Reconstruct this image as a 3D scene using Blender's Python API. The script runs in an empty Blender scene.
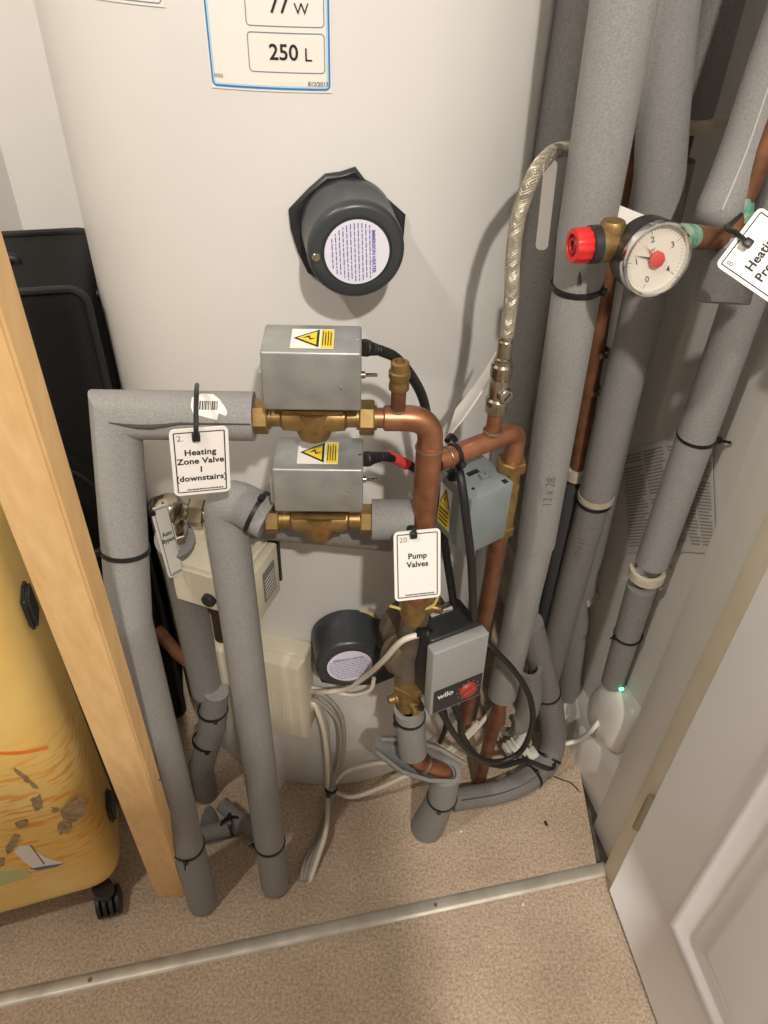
import bpy, bmesh, math, random
from math import sin, cos, pi, radians, sqrt, atan2
from mathutils import Vector, Matrix
random.seed(7)
V = Vector
C = bpy.context.scene.collection
sc = bpy.context.scene

# ------------------------------------------------------------------ camera
FP = 769.0
PITCH, ROLL, CH = radians(40.3), radians(2.1), 1.17
_f = V((0, cos(PITCH), -sin(PITCH)))
_r0, _u0 = V((1, 0, 0)), V((0, sin(PITCH), cos(PITCH)))
_r = _r0 * cos(ROLL) + _u0 * sin(ROLL)
_u = _u0 * cos(ROLL) - _r0 * sin(ROLL)
CAM = V((0, 0, CH))
cd = bpy.data.cameras.new('camera')
cam = bpy.data.objects.new('camera', cd)
C.objects.link(cam)
cam.matrix_world = Matrix(((_r.x, _u.x, -_f.x, CAM.x), (_r.y, _u.y, -_f.y, CAM.y), (_r.z, _u.z, -_f.z, CAM.z), (0, 0, 0, 1)))
cd.sensor_fit = 'HORIZONTAL'
cd.sensor_width = 27.0
cd.lens = FP / 768 * 27.0
cd.clip_start = 0.02
sc.camera = cam


def ray(x, y): return _f + _r * ((x - 384) / FP) - _u * ((y - 512) / FP)
def at(x, y, Y): d = ray(x, y); return CAM + d * (Y / d.y)
def atz(x, y, Z=0.0): d = ray(x, y); return CAM + d * ((Z - CH) / d.z)
def onplane(x, y, p0, n): d = ray(x, y); return CAM + d * ((p0 - CAM).dot(n) / d.dot(n))
E1 = V((0.970296, 0.241922, 0)); E2 = V((-0.241922, 0.970296, 0)); UP = V((0, 0, 1))
def room(a, b, z=0.0): return E1 * a + E2 * b + UP * z
TA = V((-0.091, 0.942, 0)); TR = 0.27                       # the cylinder's axis and radius
def ontank(x, y, R=TR):
    d = ray(x, y); px, py = -TA.x, -TA.y
    a = d.x ** 2 + d.y ** 2; b = 2 * (d.x * px + d.y * py); c = px * px + py * py - R * R
    t = (-b - sqrt(max(0, b * b - 4 * a * c))) / 2 / a
    return CAM + d * t
def tanknorm(p): n = V((p.x - TA.x, p.y - TA.y, 0)); return n.normalized()
def tankpt(th, z, off=0.0): return V((TA.x + (TR + off) * sin(th), TA.y - (TR + off) * cos(th), z))
def tankth(p): return atan2(p.x - TA.x, TA.y - p.y)

# ------------------------------------------------------------------ materials
def lin(c):
    def g(v):
        v = v / 255.0
        return v / 12.92 if v <= 0.04045 else ((v + 0.055) / 1.055) ** 2.4
    return (g(c[0]), g(c[1]), g(c[2]), 1)
_m = {}
def mat(name, col, rough=0.5, metal=0.0, col2=None, nscale=30, nlo=0.35, nhi=0.65, bscale=0, bstr=0.0, stretch=None, emit=0, spec=None, detail=4, trans=0):
    if name in _m: return _m[name]
    m = bpy.data.materials.new(name); m.use_nodes = True
    nt = m.node_tree; b = nt.nodes['Principled BSDF']
    b.inputs['Base Color'].default_value = lin(col)
    b.inputs['Roughness'].default_value = rough; b.inputs['Metallic'].default_value = metal
    if spec is not None: b.inputs['Specular IOR Level'].default_value = spec
    if trans: b.inputs['Transmission Weight'].default_value = trans
    tc = nt.nodes.new('ShaderNodeTexCoord'); src = tc.outputs['Object']
    if stretch:
        mp = nt.nodes.new('ShaderNodeMapping'); mp.inputs['Scale'].default_value = stretch
        nt.links.new(src, mp.inputs['Vector']); src = mp.outputs['Vector']
    if col2 is not None:
        n = nt.nodes.new('ShaderNodeTexNoise'); n.inputs['Scale'].default_value = nscale; n.inputs['Detail'].default_value = detail
        nt.links.new(src, n.inputs['Vector'])
        r = nt.nodes.new('ShaderNodeValToRGB')
        r.color_ramp.elements[0].position = nlo; r.color_ramp.elements[1].position = nhi
        r.color_ramp.elements[0].color = lin(col); r.color_ramp.elements[1].color = lin(col2)
        nt.links.new(n.outputs['Fac'], r.inputs['Fac']); nt.links.new(r.outputs['Color'], b.inputs['Base Color'])
    if bscale:
        n2 = nt.nodes.new('ShaderNodeTexNoise'); n2.inputs['Scale'].default_value = bscale; n2.inputs['Detail'].default_value = 3
        nt.links.new(src, n2.inputs['Vector'])
        bp = nt.nodes.new('ShaderNodeBump'); bp.inputs['Strength'].default_value = bstr; bp.inputs['Distance'].default_value = 0.002
        nt.links.new(n2.outputs['Fac'], bp.inputs['Height']); nt.links.new(bp.outputs['Normal'], b.inputs['Normal'])
    if emit:
        b.inputs['Emission Color'].default_value = lin(col); b.inputs['Emission Strength'].default_value = emit
    _m[name] = m
    return m

FOAM = mat('grey_foam', (128, 126, 123), 0.8, 0, (147, 145, 142), 620, 0.3, 0.7, 900, 0.3, detail=3)
FOAMD = mat('old_foam', (112, 110, 108), 0.8, 0, (134, 131, 126), 420, 0.25, 0.75, 700, 0.3)
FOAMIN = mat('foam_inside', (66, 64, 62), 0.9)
COPPER = mat('copper', (184, 130, 98), 0.38, 0.75, (132, 86, 62), 38, 0.35, 0.75, 120, 0.08)
COPPERD = mat('dull_copper', (142, 98, 70), 0.48, 0.5, (104, 70, 50), 50, 0.3, 0.7)
BRASS = mat('brass', (158, 130, 82), 0.4, 0.7, (116, 92, 54), 60, 0.35, 0.75, 90, 0.1)
SOLDER = mat('solder', (150, 130, 112), 0.4, 0.8)
NICKEL = mat('nickel_plate', (188, 180, 165), 0.24, 1.0, (150, 140, 122), 50)
BRAID = mat('steel_braid', (178, 170, 154), 0.45, 0.7)
GALV = mat('galvanised_steel', (150, 151, 149), 0.42, 0.55, (166, 167, 164), 45, 0.35, 0.65, 60, 0.04)
PAINTGREY = mat('grey_painted_steel', (136, 146, 146), 0.45, 0.1, (126, 136, 136), 30)
WHITETANK = mat('white_enamel', (202, 199, 194), 0.34, 0, (208, 205, 200), 5, 0.3, 0.7, 7, 0.05)
BLACKP = mat('black_plastic', (34, 35, 37), 0.38, 0, (44, 45, 47), 40)
CAPGREY = mat('charcoal_plastic', (52, 55, 58), 0.34)
BLACKRUB = mat('black_rubber', (26, 26, 27), 0.5)
BLACKTIE = mat('black_nylon', (24, 24, 25), 0.42)
CREAM = mat('cream_plastic', (206, 198, 176), 0.42, 0, (200, 191, 168), 20)
WHITEP = mat('white_plastic', (226, 223, 214), 0.35)
TAGW = mat('tag_plastic', (232, 228, 222), 0.38)
INK = mat('black_ink', (22, 22, 24), 0.6)
INKG = mat('grey_ink', (108, 106, 106), 0.6)
INKB = mat('violet_ink', (96, 92, 160), 0.6)
BLUE = mat('blue_ink', (52, 122, 178), 0.5)
LBLUE = mat('pale_blue_ink', (172, 206, 226), 0.5)
GREYLINE = mat('slate_ink', (112, 128, 146), 0.5)
LABELW = mat('label_paper', (224, 220, 212), 0.42)
LABELL = mat('violet_white_paper', (218, 214, 226), 0.45)
YELLOW = mat('yellow_sticker', (226, 198, 44), 0.45)
RED = mat('red_plastic', (205, 38, 38), 0.4)
REDTAPE = mat('red_tape', (205, 62, 62), 0.5)
VERD = mat('verdigris', (72, 150, 124), 0.75, 0.1, (150, 170, 146), 120, 0.4, 0.62, 200, 0.6)
CHROME = mat('chrome', (214, 214, 212), 0.12, 1.0)
CARPET = None
WALLW = mat('white_wall_paint', (226, 222, 216), 0.75, 0, (222, 218, 211), 12, 0.3, 0.7, 160, 0.05)
SKIRT = mat('white_gloss_paint', (222, 218, 211), 0.4)
ARCH = mat('old_cream_gloss', (224, 216, 194), 0.45, 0, (214, 204, 176), 9, 0.3, 0.7)
DOORM = mat('white_satin_door', (224, 221, 219), 0.45, 0, (220, 217, 215), 6, 0.3, 0.7, 90, 0.05)
DARKF = mat('bare_subfloor', (78, 68, 60), 0.8, 0, (100, 88, 78), 30)
WOOD = mat('pine', (220, 178, 120), 0.5, 0, (234, 196, 140), 9, 0.3, 0.7, 60, 0.05, stretch=(14, 14, 1.2))
ALU = mat('worn_aluminium', (196, 190, 176), 0.42, 0.45, (168, 160, 146), 26, 0.35, 0.7)
BLACKFAB = mat('black_fabric', (9, 9, 10), 0.9, 0, (15, 15, 16), 300, 0.3, 0.7, 600, 0.3)
CABLEW = mat('white_cable', (214, 206, 188), 0.45)
CABLEG = mat('grey_cable', (150, 144, 134), 0.5)
CLIP = mat('cream_clip', (196, 186, 166), 0.6, 0, (170, 160, 140), 60)
GLASS = mat('clear_lens', (255, 255, 255), 0.03, trans=1.0)

def carpet_mat():
    m = bpy.data.materials.new('beige_carpet'); m.use_nodes = True; nt = m.node_tree; b = nt.nodes['Principled BSDF']
    tc = nt.nodes.new('ShaderNodeTexCoord')
    n1 = nt.nodes.new('ShaderNodeTexNoise'); n1.inputs['Scale'].default_value = 230; n1.inputs['Detail'].default_value = 5; n1.inputs['Roughness'].default_value = .7
    n2 = nt.nodes.new('ShaderNodeTexNoise'); n2.inputs['Scale'].default_value = 9; n2.inputs['Detail'].default_value = 3
    r = nt.nodes.new('ShaderNodeValToRGB'); e = r.color_ramp.elements
    e[0].position = .36; e[0].color = lin((176, 154, 131)); e[1].position = .68; e[1].color = lin((230, 208, 184))
    r2 = nt.nodes.new('ShaderNodeValToRGB'); e = r2.color_ramp.elements
    e[0].position = .3; e[0].color = (.82, .80, .78, 1); e[1].position = .65; e[1].color = (1, 1, 1, 1)
    mx = nt.nodes.new('ShaderNodeMix'); mx.data_type = 'RGBA'; mx.blend_type = 'MULTIPLY'; mx.inputs['Factor'].default_value = 1
    nt.links.new(tc.outputs['Object'], n1.inputs['Vector']); nt.links.new(tc.outputs['Object'], n2.inputs['Vector'])
    nt.links.new(n1.outputs['Fac'], r.inputs['Fac']); nt.links.new(n2.outputs['Fac'], r2.inputs['Fac'])
    nt.links.new(r.outputs['Color'], mx.inputs['A']); nt.links.new(r2.outputs['Color'], mx.inputs['B'])
    nt.links.new(mx.outputs['Result'], b.inputs['Base Color'])
    bp = nt.nodes.new('ShaderNodeBump'); bp.inputs['Strength'].default_value = .8; bp.inputs['Distance'].default_value = .004
    nt.links.new(n1.outputs['Fac'], bp.inputs['Height']); nt.links.new(bp.outputs['Normal'], b.inputs['Normal'])
    b.inputs['Roughness'].default_value = .95; b.inputs['Specular IOR Level'].default_value = .1
    return m
CARPET = carpet_mat()

def yellow_mat():
    m = bpy.data.materials.new('yellow_printed_shell'); m.use_nodes = True; nt = m.node_tree; b = nt.nodes['Principled BSDF']
    tc = nt.nodes.new('ShaderNodeTexCoord')
    mp = nt.nodes.new('ShaderNodeMapping'); mp.inputs['Rotation'].default_value = (0, .9, .3); mp.inputs['Scale'].default_value = (30, 30, 150)
    n1 = nt.nodes.new('ShaderNodeTexNoise'); n1.inputs['Scale'].default_value = 1.0; n1.inputs['Detail'].default_value = 3
    n2 = nt.nodes.new('ShaderNodeTexNoise'); n2.inputs['Scale'].default_value = 7; n2.inputs['Detail'].default_value = 2
    sep = nt.nodes.new('ShaderNodeSeparateXYZ')
    r = nt.nodes.new('ShaderNodeValToRGB'); e = r.color_ramp.elements
    e[0].position = .5; e[0].color = (0, 0, 0, 1); e[1].position = .62; e[1].color = (1, 1, 1, 1)
    rz = nt.nodes.new('ShaderNodeValToRGB'); e = rz.color_ramp.elements      # the orange strokes lie in a band of the print
    e[0].position = .14; e[0].color = (0, 0, 0, 1); e[1].position = .20; e[1].color = (1, 1, 1, 1)
    k = rz.color_ramp.elements.new(.38); k.color = (.8, .8, .8, 1); k = rz.color_ramp.elements.new(.46); k.color = (0, 0, 0, 1)
    mul = nt.nodes.new('ShaderNodeMath'); mul.operation = 'MULTIPLY'
    r2 = nt.nodes.new('ShaderNodeValToRGB'); e = r2.color_ramp.elements
    e[0].position = .35; e[0].color = lin((226, 184, 98)); e[1].position = .65; e[1].color = lin((236, 204, 128))
    mx = nt.nodes.new('ShaderNodeMix'); mx.data_type = 'RGBA'; mx.inputs['B'].default_value = lin((226, 148, 48))
    nt.links.new(tc.outputs['Object'], mp.inputs['Vector']); nt.links.new(mp.outputs['Vector'], n1.inputs['Vector'])
    nt.links.new(tc.outputs['Object'], n2.inputs['Vector']); nt.links.new(tc.outputs['Object'], sep.inputs['Vector'])
    nt.links.new(n1.outputs['Fac'], r.inputs['Fac']); nt.links.new(sep.outputs['Z'], rz.inputs['Fac'])
    nt.links.new(r.outputs['Color'], mul.inputs[0]); nt.links.new(rz.outputs['Color'], mul.inputs[1])
    nt.links.new(n2.outputs['Fac'], r2.inputs['Fac']); nt.links.new(r2.outputs['Color'], mx.inputs['A'])
    nt.links.new(mul.outputs[0], mx.inputs['Factor']); nt.links.new(mx.outputs['Result'], b.inputs['Base Color'])
    b.inputs['Roughness'].default_value = .42
    return m
YSHELL = yellow_mat()

# ------------------------------------------------------------------ mesh helpers
def crom(pts, n=8):
    P = [pts[0] * 2 - pts[1]] + list(pts) + [pts[-1] * 2 - pts[-2]]; out = []
    for i in range(1, len(P) - 2):
        a, b, c, d = P[i - 1:i + 3]
        for k in range(n):
            t = k / n
            out.append(.5 * ((2 * b) + (c - a) * t + (2 * a - 5 * b + 4 * c - d) * t * t + (3 * b - a - 3 * c + d) * t ** 3))
    out.append(P[-2]); return out
def fillet(pts, rad, n=6):
    out = [pts[0]]
    for i in range(1, len(pts) - 1):
        a, b, c = pts[i - 1], pts[i], pts[i + 1]
        p = b + (a - b).normalized() * rad; q = b + (c - b).normalized() * rad
        for k in range(n + 1):
            t = k / n; out.append(p * (1 - t) ** 2 + b * 2 * t * (1 - t) + q * t * t)
    out.append(pts[-1]); return out
def perp(d):
    a = V((0, 0, 1)) if abs(d.z) < .9 else V((1, 0, 0))
    x = a.cross(d).normalized(); return x, d.cross(x).normalized()

class G:
    def __init__(s): s.v = []; s.f = []
    def add(s, vs, fs):
        o = len(s.v); s.v += [V(v) for v in vs]; s.f += [[i + o for i in f] for f in fs]; return s
    def frombm(s, bm):
        bm.verts.ensure_lookup_table(); bm.verts.index_update()
        s.add([v.co.copy() for v in bm.verts], [[v.index for v in f.verts] for f in bm.faces]); bm.free(); return s
    def ppd(s, o, a, b, c, bev=0, seg=2):                     # a slanted box: corner o, edges a, b, c
        bm = bmesh.new(); bmesh.ops.create_cube(bm, size=1)
        for v in bm.verts: v.co = o + a * (v.co.x + .5) + b * (v.co.y + .5) + c * (v.co.z + .5)
        bmesh.ops.recalc_face_normals(bm, faces=bm.faces)
        if bev: bmesh.ops.bevel(bm, geom=list(bm.edges), offset=bev, segments=seg, affect='EDGES', profile=.5)
        return s.frombm(bm)
    def box(s, c, size, ax=None, bev=0, seg=2):
        ax = ax or (V((1, 0, 0)), V((0, 1, 0)), V((0, 0, 1)))
        a, b, d = ax[0] * size[0], ax[1] * size[1], ax[2] * size[2]
        return s.ppd(c - (a + b + d) / 2, a, b, d, bev, seg)
    def tube(s, pts, r, n=18, cap=True, squash=None):
        pts = [V(p) for p in pts]; N = len(pts); R = r if isinstance(r, (list, tuple)) else [r] * N
        if len(R) != N: R = [R[0] + (R[-1] - R[0]) * i / (N - 1) for i in range(N)]
        d = (pts[1] - pts[0]).normalized(); x, y = perp(d); vs = []; fs = []
        for i in range(N):
            dn = (pts[i + 1] - pts[i]).normalized() if i < N - 1 else d
            nb = (d + dn); nb = nb.normalized() if nb.length > 1e-6 else d
            for k in range(n):
                t = 2 * pi * k / n; o = x * cos(t) * R[i] + y * sin(t) * R[i]
                o = o - d * (o.dot(nb) / max(.25, d.dot(nb))); vs.append(pts[i] + o)
            q = d.rotation_difference(dn); x = q @ x; y = q @ y; d = dn
        for i in range(N - 1):
            for k in range(n):
                k2 = (k + 1) % n; fs.append([i * n + k, i * n + k2, (i + 1) * n + k2, (i + 1) * n + k])
        if cap: fs.append(list(range(n - 1, -1, -1))); fs.append([(N - 1) * n + k for k in range(n)])
        return s.add(vs, fs)
    def shell(s, pts, r, th, a0=0, a1=2 * pi, n=24, up=None):  # a foam sleeve: hollow, perhaps slit open from a1 round to a0
        pts = [V(p) for p in pts]; N = len(pts); R = r if isinstance(r, (list, tuple)) else [r] * N
        d = (pts[1] - pts[0]).normalized(); x, y = perp(d)
        if up is not None: x = (up - d * up.dot(d)).normalized(); y = d.cross(x)
        full = abs(a1 - a0 - 2 * pi) < 1e-4; m = n if full else n + 1; vs = []; fs = []
        for i in range(N):
            dn = (pts[i + 1] - pts[i]).normalized() if i < N - 1 else d
            nb = (d + dn).normalized()
            for rr in (R[i], R[i] - th):
                for k in range(m):
                    t = a0 + (a1 - a0) * k / n; o = x * cos(t) * rr + y * sin(t) * rr
                    o = o - d * (o.dot(nb) / max(.25, d.dot(nb))); vs.append(pts[i] + o)
            q = d.rotation_difference(dn); x = q @ x; y = q @ y; d = dn
        def id(i, l, k): return (i * 2 + l) * m + (k % m if full else k)
        kk = n
        for i in range(N - 1):
            for k in range(kk):
                fs.append([id(i, 0, k), id(i, 0, k + 1), id(i + 1, 0, k + 1), id(i + 1, 0, k)])
                fs.append([id(i, 1, k + 1), id(i, 1, k), id(i + 1, 1, k), id(i + 1, 1, k + 1)])
            if not full:
                fs.append([id(i, 1, 0), id(i, 0, 0), id(i + 1, 0, 0), id(i + 1, 1, 0)])
                fs.append([id(i, 0, n), id(i, 1, n), id(i + 1, 1, n), id(i + 1, 0, n)])
        for k in range(kk):
            fs.append([id(0, 0, k + 1), id(0, 0, k), id(0, 1, k), id(0, 1, k + 1)])
            fs.append([id(N - 1, 0, k), id(N - 1, 0, k + 1), id(N - 1, 1, k + 1), id(N - 1, 1, k)])
        return s.add(vs, fs)
    def lathe(s, p, d, prof, n=32, squash=1.0, xd=None):
        d = d.normalized(); x, y = perp(d)
        if xd is not None: x = (xd - d * xd.dot(d)).normalized(); y = d.cross(x)
        vs = []; fs = []; M = len(prof)
        for (h, r) in prof:
            for k in range(n):
                t = 2 * pi * k / n; vs.append(p + d * h + x * r * cos(t) + y * r * sin(t) * squash)
        for i in range(M - 1):
            for k in range(n):
                k2 = (k + 1) % n; fs.append([i * n + k, i * n + k2, (i + 1) * n + k2, (i + 1) * n + k])
        if prof[-1][1] > 1e-6: fs.append([(M - 1) * n + k for k in range(n)])
        else:                                                  # a disc closes with one flat face
            fs = fs[:-n]; vs = vs[:-n]; fs.append([(M - 2) * n + k for k in range(n)])
        if prof[0][1] > 1e-6: fs.append(list(range(n - 1, -1, -1)))
        return s.add(vs, fs)
    def ring(s, p, d, R, w, th, n=32):                         # band of inner radius R
        d = d.normalized()
        return s.lathe_closed(p - d * w / 2, d, [(0, R), (0, R + th), (w, R + th), (w, R)], n)
    def lathe_closed(s, p, d, prof, n=32):
        x, y = perp(d.normalized()); d = d.normalized(); vs = []; fs = []; M = len(prof)
        for (h, r) in prof:
            for k in range(n):
                t = 2 * pi * k / n; vs.append(p + d * h + x * r * cos(t) + y * r * sin(t))
        for i in range(M):
            i2 = (i + 1) % M
            for k in range(n):
                k2 = (k + 1) % n; fs.append([i * n + k, i * n + k2, i2 * n + k2, i2 * n + k])
        return s.add(vs, fs)
    def torus(s, p, d, R, r, n=28, m=8):
        x, y = perp(d.normalized()); d = d.normalized(); vs = []; fs = []
        for i in range(n):
            t = 2 * pi * i / n; o = x * cos(t) + y * sin(t)
            for j in range(m):
                a = 2 * pi * j / m; vs.append(p + o * (R + r * cos(a)) + d * r * sin(a))
        for i in range(n):
            for j in range(m):
                fs.append([i * m + j, ((i + 1) % n) * m + j, ((i + 1) % n) * m + (j + 1) % m, i * m + (j + 1) % m])
        return s.add(vs, fs)
    def prism(s, poly, off):
        n = len(poly); vs = list(poly) + [p + off for p in poly]
        fs = [list(range(n - 1, -1, -1)), [n + i for i in range(n)]] + [[i, (i + 1) % n, n + (i + 1) % n, n + i] for i in range(n)]
        return s.add(vs, fs)
    def face(s, poly): return s.add(poly, [list(range(len(poly)))])
    def hexnut(s, p, d, af, L, bev=.0012):
        x, y = perp(d.normalized()); r = af / 1.732
        return s.lathe(p - d.normalized() * L / 2, d, [(0, r - bev), (bev, r), (L - bev, r), (L, r - bev)], 6)

# ------------------------------------------------------------------ object helpers
def thing(name, label, cat, loc, group=None):
    o = bpy.data.objects.new(name, None); C.objects.link(o); o.location = loc; o.empty_display_size = .02
    o['label'] = label; o['category'] = cat
    if group: o['group'] = group
    return o
def base_of(p):
    while p.parent: p = p.parent
    return V(p.location)
def link(name, g, m, parent=None, origin=None, sharp=38, smooth=True):
    org = base_of(parent) if parent else (V(origin) if origin is not None else V((0, 0, 0)))
    me = bpy.data.meshes.new(name); me.from_pydata([tuple(v - org) for v in g.v], [], g.f); me.validate(); me.update()
    bm = bmesh.new(); bm.from_mesh(me); bmesh.ops.recalc_face_normals(bm, faces=bm.faces); bm.to_mesh(me); bm.free()
    if smooth:
        me.polygons.foreach_set('use_smooth', [True] * len(me.polygons)); me.set_sharp_from_angle(angle=radians(sharp))
    me.materials.append(m)
    o = bpy.data.objects.new(name, me); C.objects.link(o)
    if parent: o.parent = parent
    else: o.location = org
    return o
def struct(name, g, m, label=None):
    o = link(name, g, m); o['kind'] = 'structure'
    if label: o['label'] = label
    return o
def whole(name, g, m, label, cat, group=None, origin=None, **k):
    o = link(name, g, m, None, origin if origin is not None else g.v[0], **k); o['label'] = label; o['category'] = cat
    if group: o['group'] = group
    return o
def textg(s, size, mapf, align='CENTER', bold=0.0, spacing=1.0):
    cu = bpy.data.curves.new('t', 'FONT'); cu.body = s; cu.size = size; cu.align_x = align; cu.align_y = 'CENTER'
    cu.offset = bold * size; cu.space_character = spacing; cu.resolution_u = 3
    ob = bpy.data.objects.new('t', cu); C.objects.link(ob)
    dg = bpy.context.evaluated_depsgraph_get()
    me = bpy.data.meshes.new_from_object(ob.evaluated_get(dg))
    g = G(); g.add([mapf(v.co.x, v.co.y) for v in me.vertices], [list(p.vertices) for p in me.polygons])
    bpy.data.objects.remove(ob); bpy.data.curves.remove(cu); bpy.data.meshes.remove(me)
    return g
def planemap(o, ux, uy, off=V((0, 0, 0))): return lambda x, y: o + ux * x + uy * y + off
def rrect(w, h, r, n=5, cx=0, cy=0):
    out = []
    for (sx, sy, a0) in ((1, 1, 0), (-1, 1, pi / 2), (-1, -1, pi), (1, -1, 1.5 * pi)):
        for k in range(n + 1):
            a = a0 + pi / 2 * k / n; out.append((cx + sx * (w / 2 - r) + r * cos(a), cy + sy * (h / 2 - r) + r * sin(a)))
    return out
def frameg(w, h, r, t, mapf, cx=0, cy=0, sub=1):
    a = rrect(w, h, r, 5, cx, cy); b = rrect(w - 2 * t, h - 2 * t, max(r - t, .0003), 5, cx, cy)
    def dense(p):
        out = []
        for i in range(len(p)):
            q = p[(i + 1) % len(p)]
            for k in range(sub): out.append((p[i][0] + (q[0] - p[i][0]) * k / sub, p[i][1] + (q[1] - p[i][1]) * k / sub))
        return out
    a, b = dense(a), dense(b); n = len(a); g = G()
    return g.add([mapf(*p) for p in a] + [mapf(*p) for p in b], [[i, (i + 1) % n, n + (i + 1) % n, n + i] for i in range(n)])

def tie(parent, p, d, R, head=None, tail=.012, w=.0042, name='cable_tie'):
    d = d.normalized(); g = G(); g.ring(p, d, R - .0006, w, .0020, 28)
    if head is not None:
        h = (head - d * head.dot(d)).normalized(); t = d.cross(h)
        g.box(p + h * (R + .0025), (.006, .005, .006), (t, h, d), .0008)
        if tail: g.box(p + h * (R + .005 + tail / 2), (.003, tail, .0015), (d, h, t), .0003)
    return link(name, g, BLACKTIE, parent)

def lag(label, sections, group='grey foam lagged pipes', m=None, ties=(), loc=None, n=22):
    p0 = sections[0][0][0]
    t = thing('lagged_pipe', label, 'pipe', loc if loc is not None else p0, group)
    for sct in sections:
        g = G(); g.tube(sct[0], sct[1], n); link('foam_sleeve', g, sct[2] if len(sct) > 2 else (m or FOAM), t)
    for (p, d, R, head) in ties: tie(t, p, d, R, head)
    return t

# ================================================================== THE SETTING
EW, EB, ZC = 0.53, 1.30, 2.30
def slab(name, pts, off, m): g = G(); g.prism(pts, off); return struct(name, g, m)
slab('wall_right', [room(EW, .44, -.012), room(EW, EB + .1, -.012), room(EW, EB + .1, ZC), room(EW, .44, ZC)], E1 * .1, WALLW)
cornr = V((-.585, 1.20, 0)); cfront = V((-.98, .20, 0))
br = room(EW + .1, EB); bl = cornr + (cornr - br).normalized() * .12
slab('wall_back', [V((br.x, br.y, -.012)), V((bl.x, bl.y, -.012)), V((bl.x, bl.y, ZC)), V((br.x, br.y, ZC))], E2 * .1, WALLW)
dl = (cfront - cornr).normalized(); nl = V((dl.y, -dl.x, 0)) * -1
if nl.x > 0: nl = -nl
q0 = cornr - dl * .1
slab('wall_left', [V((q0.x, q0.y, -.012)), V((cfront.x, cfront.y, -.012)), V((cfront.x, cfront.y, ZC)), V((q0.x, q0.y, ZC))], nl * .1, WALLW)
slab('ceiling', [room(-1.25, .44, ZC), room(EW + .1, .44, ZC), room(EW + .1, EB + .1, ZC), room(-1.25, EB + .1, ZC)], UP * .05, WALLW)
# carpets either side of the threshold, on a dark subfloor
S0, S1 = atz(0, 1000), atz(600, 870); sd = (S1 - S0).normalized(); sn = V((-sd.y, sd.x, 0))
SL = S0 - sd * .75
kR = V((.349, .723, 0)); kF = V((.347, S1.y + .004, 0))
sm_ = S0 + sd * .45; kM = V((kR.x - .30, kR.y + .10, 0))
fp = [SL, S0, sm_, S1, kF, kR, room(.512, .80), room(.512, EB), room(.0, EB), V((bl.x, bl.y, 0)), V((cfront.x - .25, cfront.y + .10, 0))]
g = G(); cx_ = V((-.15, .62, 0)); nfp = len(fp)
g.add([cx_] + fp + [p - UP * .011 for p in fp], [[0, 1 + i, 1 + (i + 1) % nfp] for i in range(nfp)] + [[1 + i, 1 + (i + 1) % nfp, 1 + nfp + (i + 1) % nfp, 1 + nfp + i] for i in range(nfp)])
struct('floor', g, CARPET)
g = G(); g.prism([SL - sn * .001, SL - sn * 1.6, S1 + sd * .55 - sn * 1.6, S1 + sd * .40 - sn * .02, S1 + sd * .004 - sn * .001], UP * -.011); struct('floor', g, CARPET)
slab('trim_3', [room(-1.4, -1.3, -.0115), room(1.0, -1.3, -.0115), room(1.0, 1.5, -.0115), room(-1.4, 1.5, -.0115)], UP * -.03, DARKF)
# low unseen wall, added behind the viewer on the left to shade the carpet
slab('wall_added_shade', [V((.22, -.36, -.012)), V((-1.3, -.50, -.012)), V((-1.3, -.50, 1.50)), V((.22, -.36, 1.50))], V((.01, -.10, 0)), WALLW)
# skirting on the right wall: a board with a chamfered top
sk = [(0, -.011), (.018, -.011), (.018, .098), (.013, .108), (.006, .114), (0, .115)]
g = G(); g.prism([room(EW - a, .526, z) for a, z in sk], E2 * (EB - .526)); struct('baseboard_right', g, SKIRT, )
# door lining and stop
g = G(); g.ppd(room(.497, .452, -.011), E1 * .10, E2 * .072, UP * 2.1, .003); struct('trim_1', g, SKIRT)
g = G(); g.ppd(room(.480, .421, -.011), E1 * .10, E2 * .032, UP * 2.1, .003); struct('trim_2', g, ARCH)

# the panelled door standing open towards us
dd = V((.17, -.985, 0)).normalized(); dn = V((-dd.y, dd.x, 0)); dn = -dn if dn.x > 0 else dn        # dn looks into the doorway
D0 = V((.356, .517, .010))
DW, DH, DT = .70, 1.98, .036
def dpt(s_, z, o=0.0): return D0 + dd * s_ + UP * z + dn * o
g = G()
panels = [(.105, .315, .155, .80), (.385, .595, .155, .80), (.105, .315, .92, 1.82), (.385, .595, .92, 1.82)]
xs = [0, .105, .315, .385, .595, DW]; zs = [0, .155, .80, .92, 1.82, DH]
for i in range(5):
    for j in range(5):
        if i in (1, 3) and j in (1, 3): continue
        g.face([dpt(xs[i], zs[j]), dpt(xs[i + 1], zs[j]), dpt(xs[i + 1], zs[j + 1]), dpt(xs[i], zs[j + 1])])
for (a, b, c_, d_) in panels:
    lv = [(0, 0), (.006, .0035), (.014, -.002), (.022, -.008), (.036, -.009), (.060, -.002), (.066, -.0015)]
    for k in range(len(lv) - 1):
        (i0, o0), (i1, o1) = lv[k], lv[k + 1]
        A = [dpt(a + i0, c_ + i0, o0), dpt(b - i0, c_ + i0, o0), dpt(b - i0, d_ - i0, o0), dpt(a + i0, d_ - i0, o0)]
        B = [dpt(a + i1, c_ + i1, o1), dpt(b - i1, c_ + i1, o1), dpt(b - i1, d_ - i1, o1), dpt(a + i1, d_ - i1, o1)]
        for q in range(4): g.face([A[q], A[(q + 1) % 4], B[(q + 1) % 4], B[q]])
    g.face(B)
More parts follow.
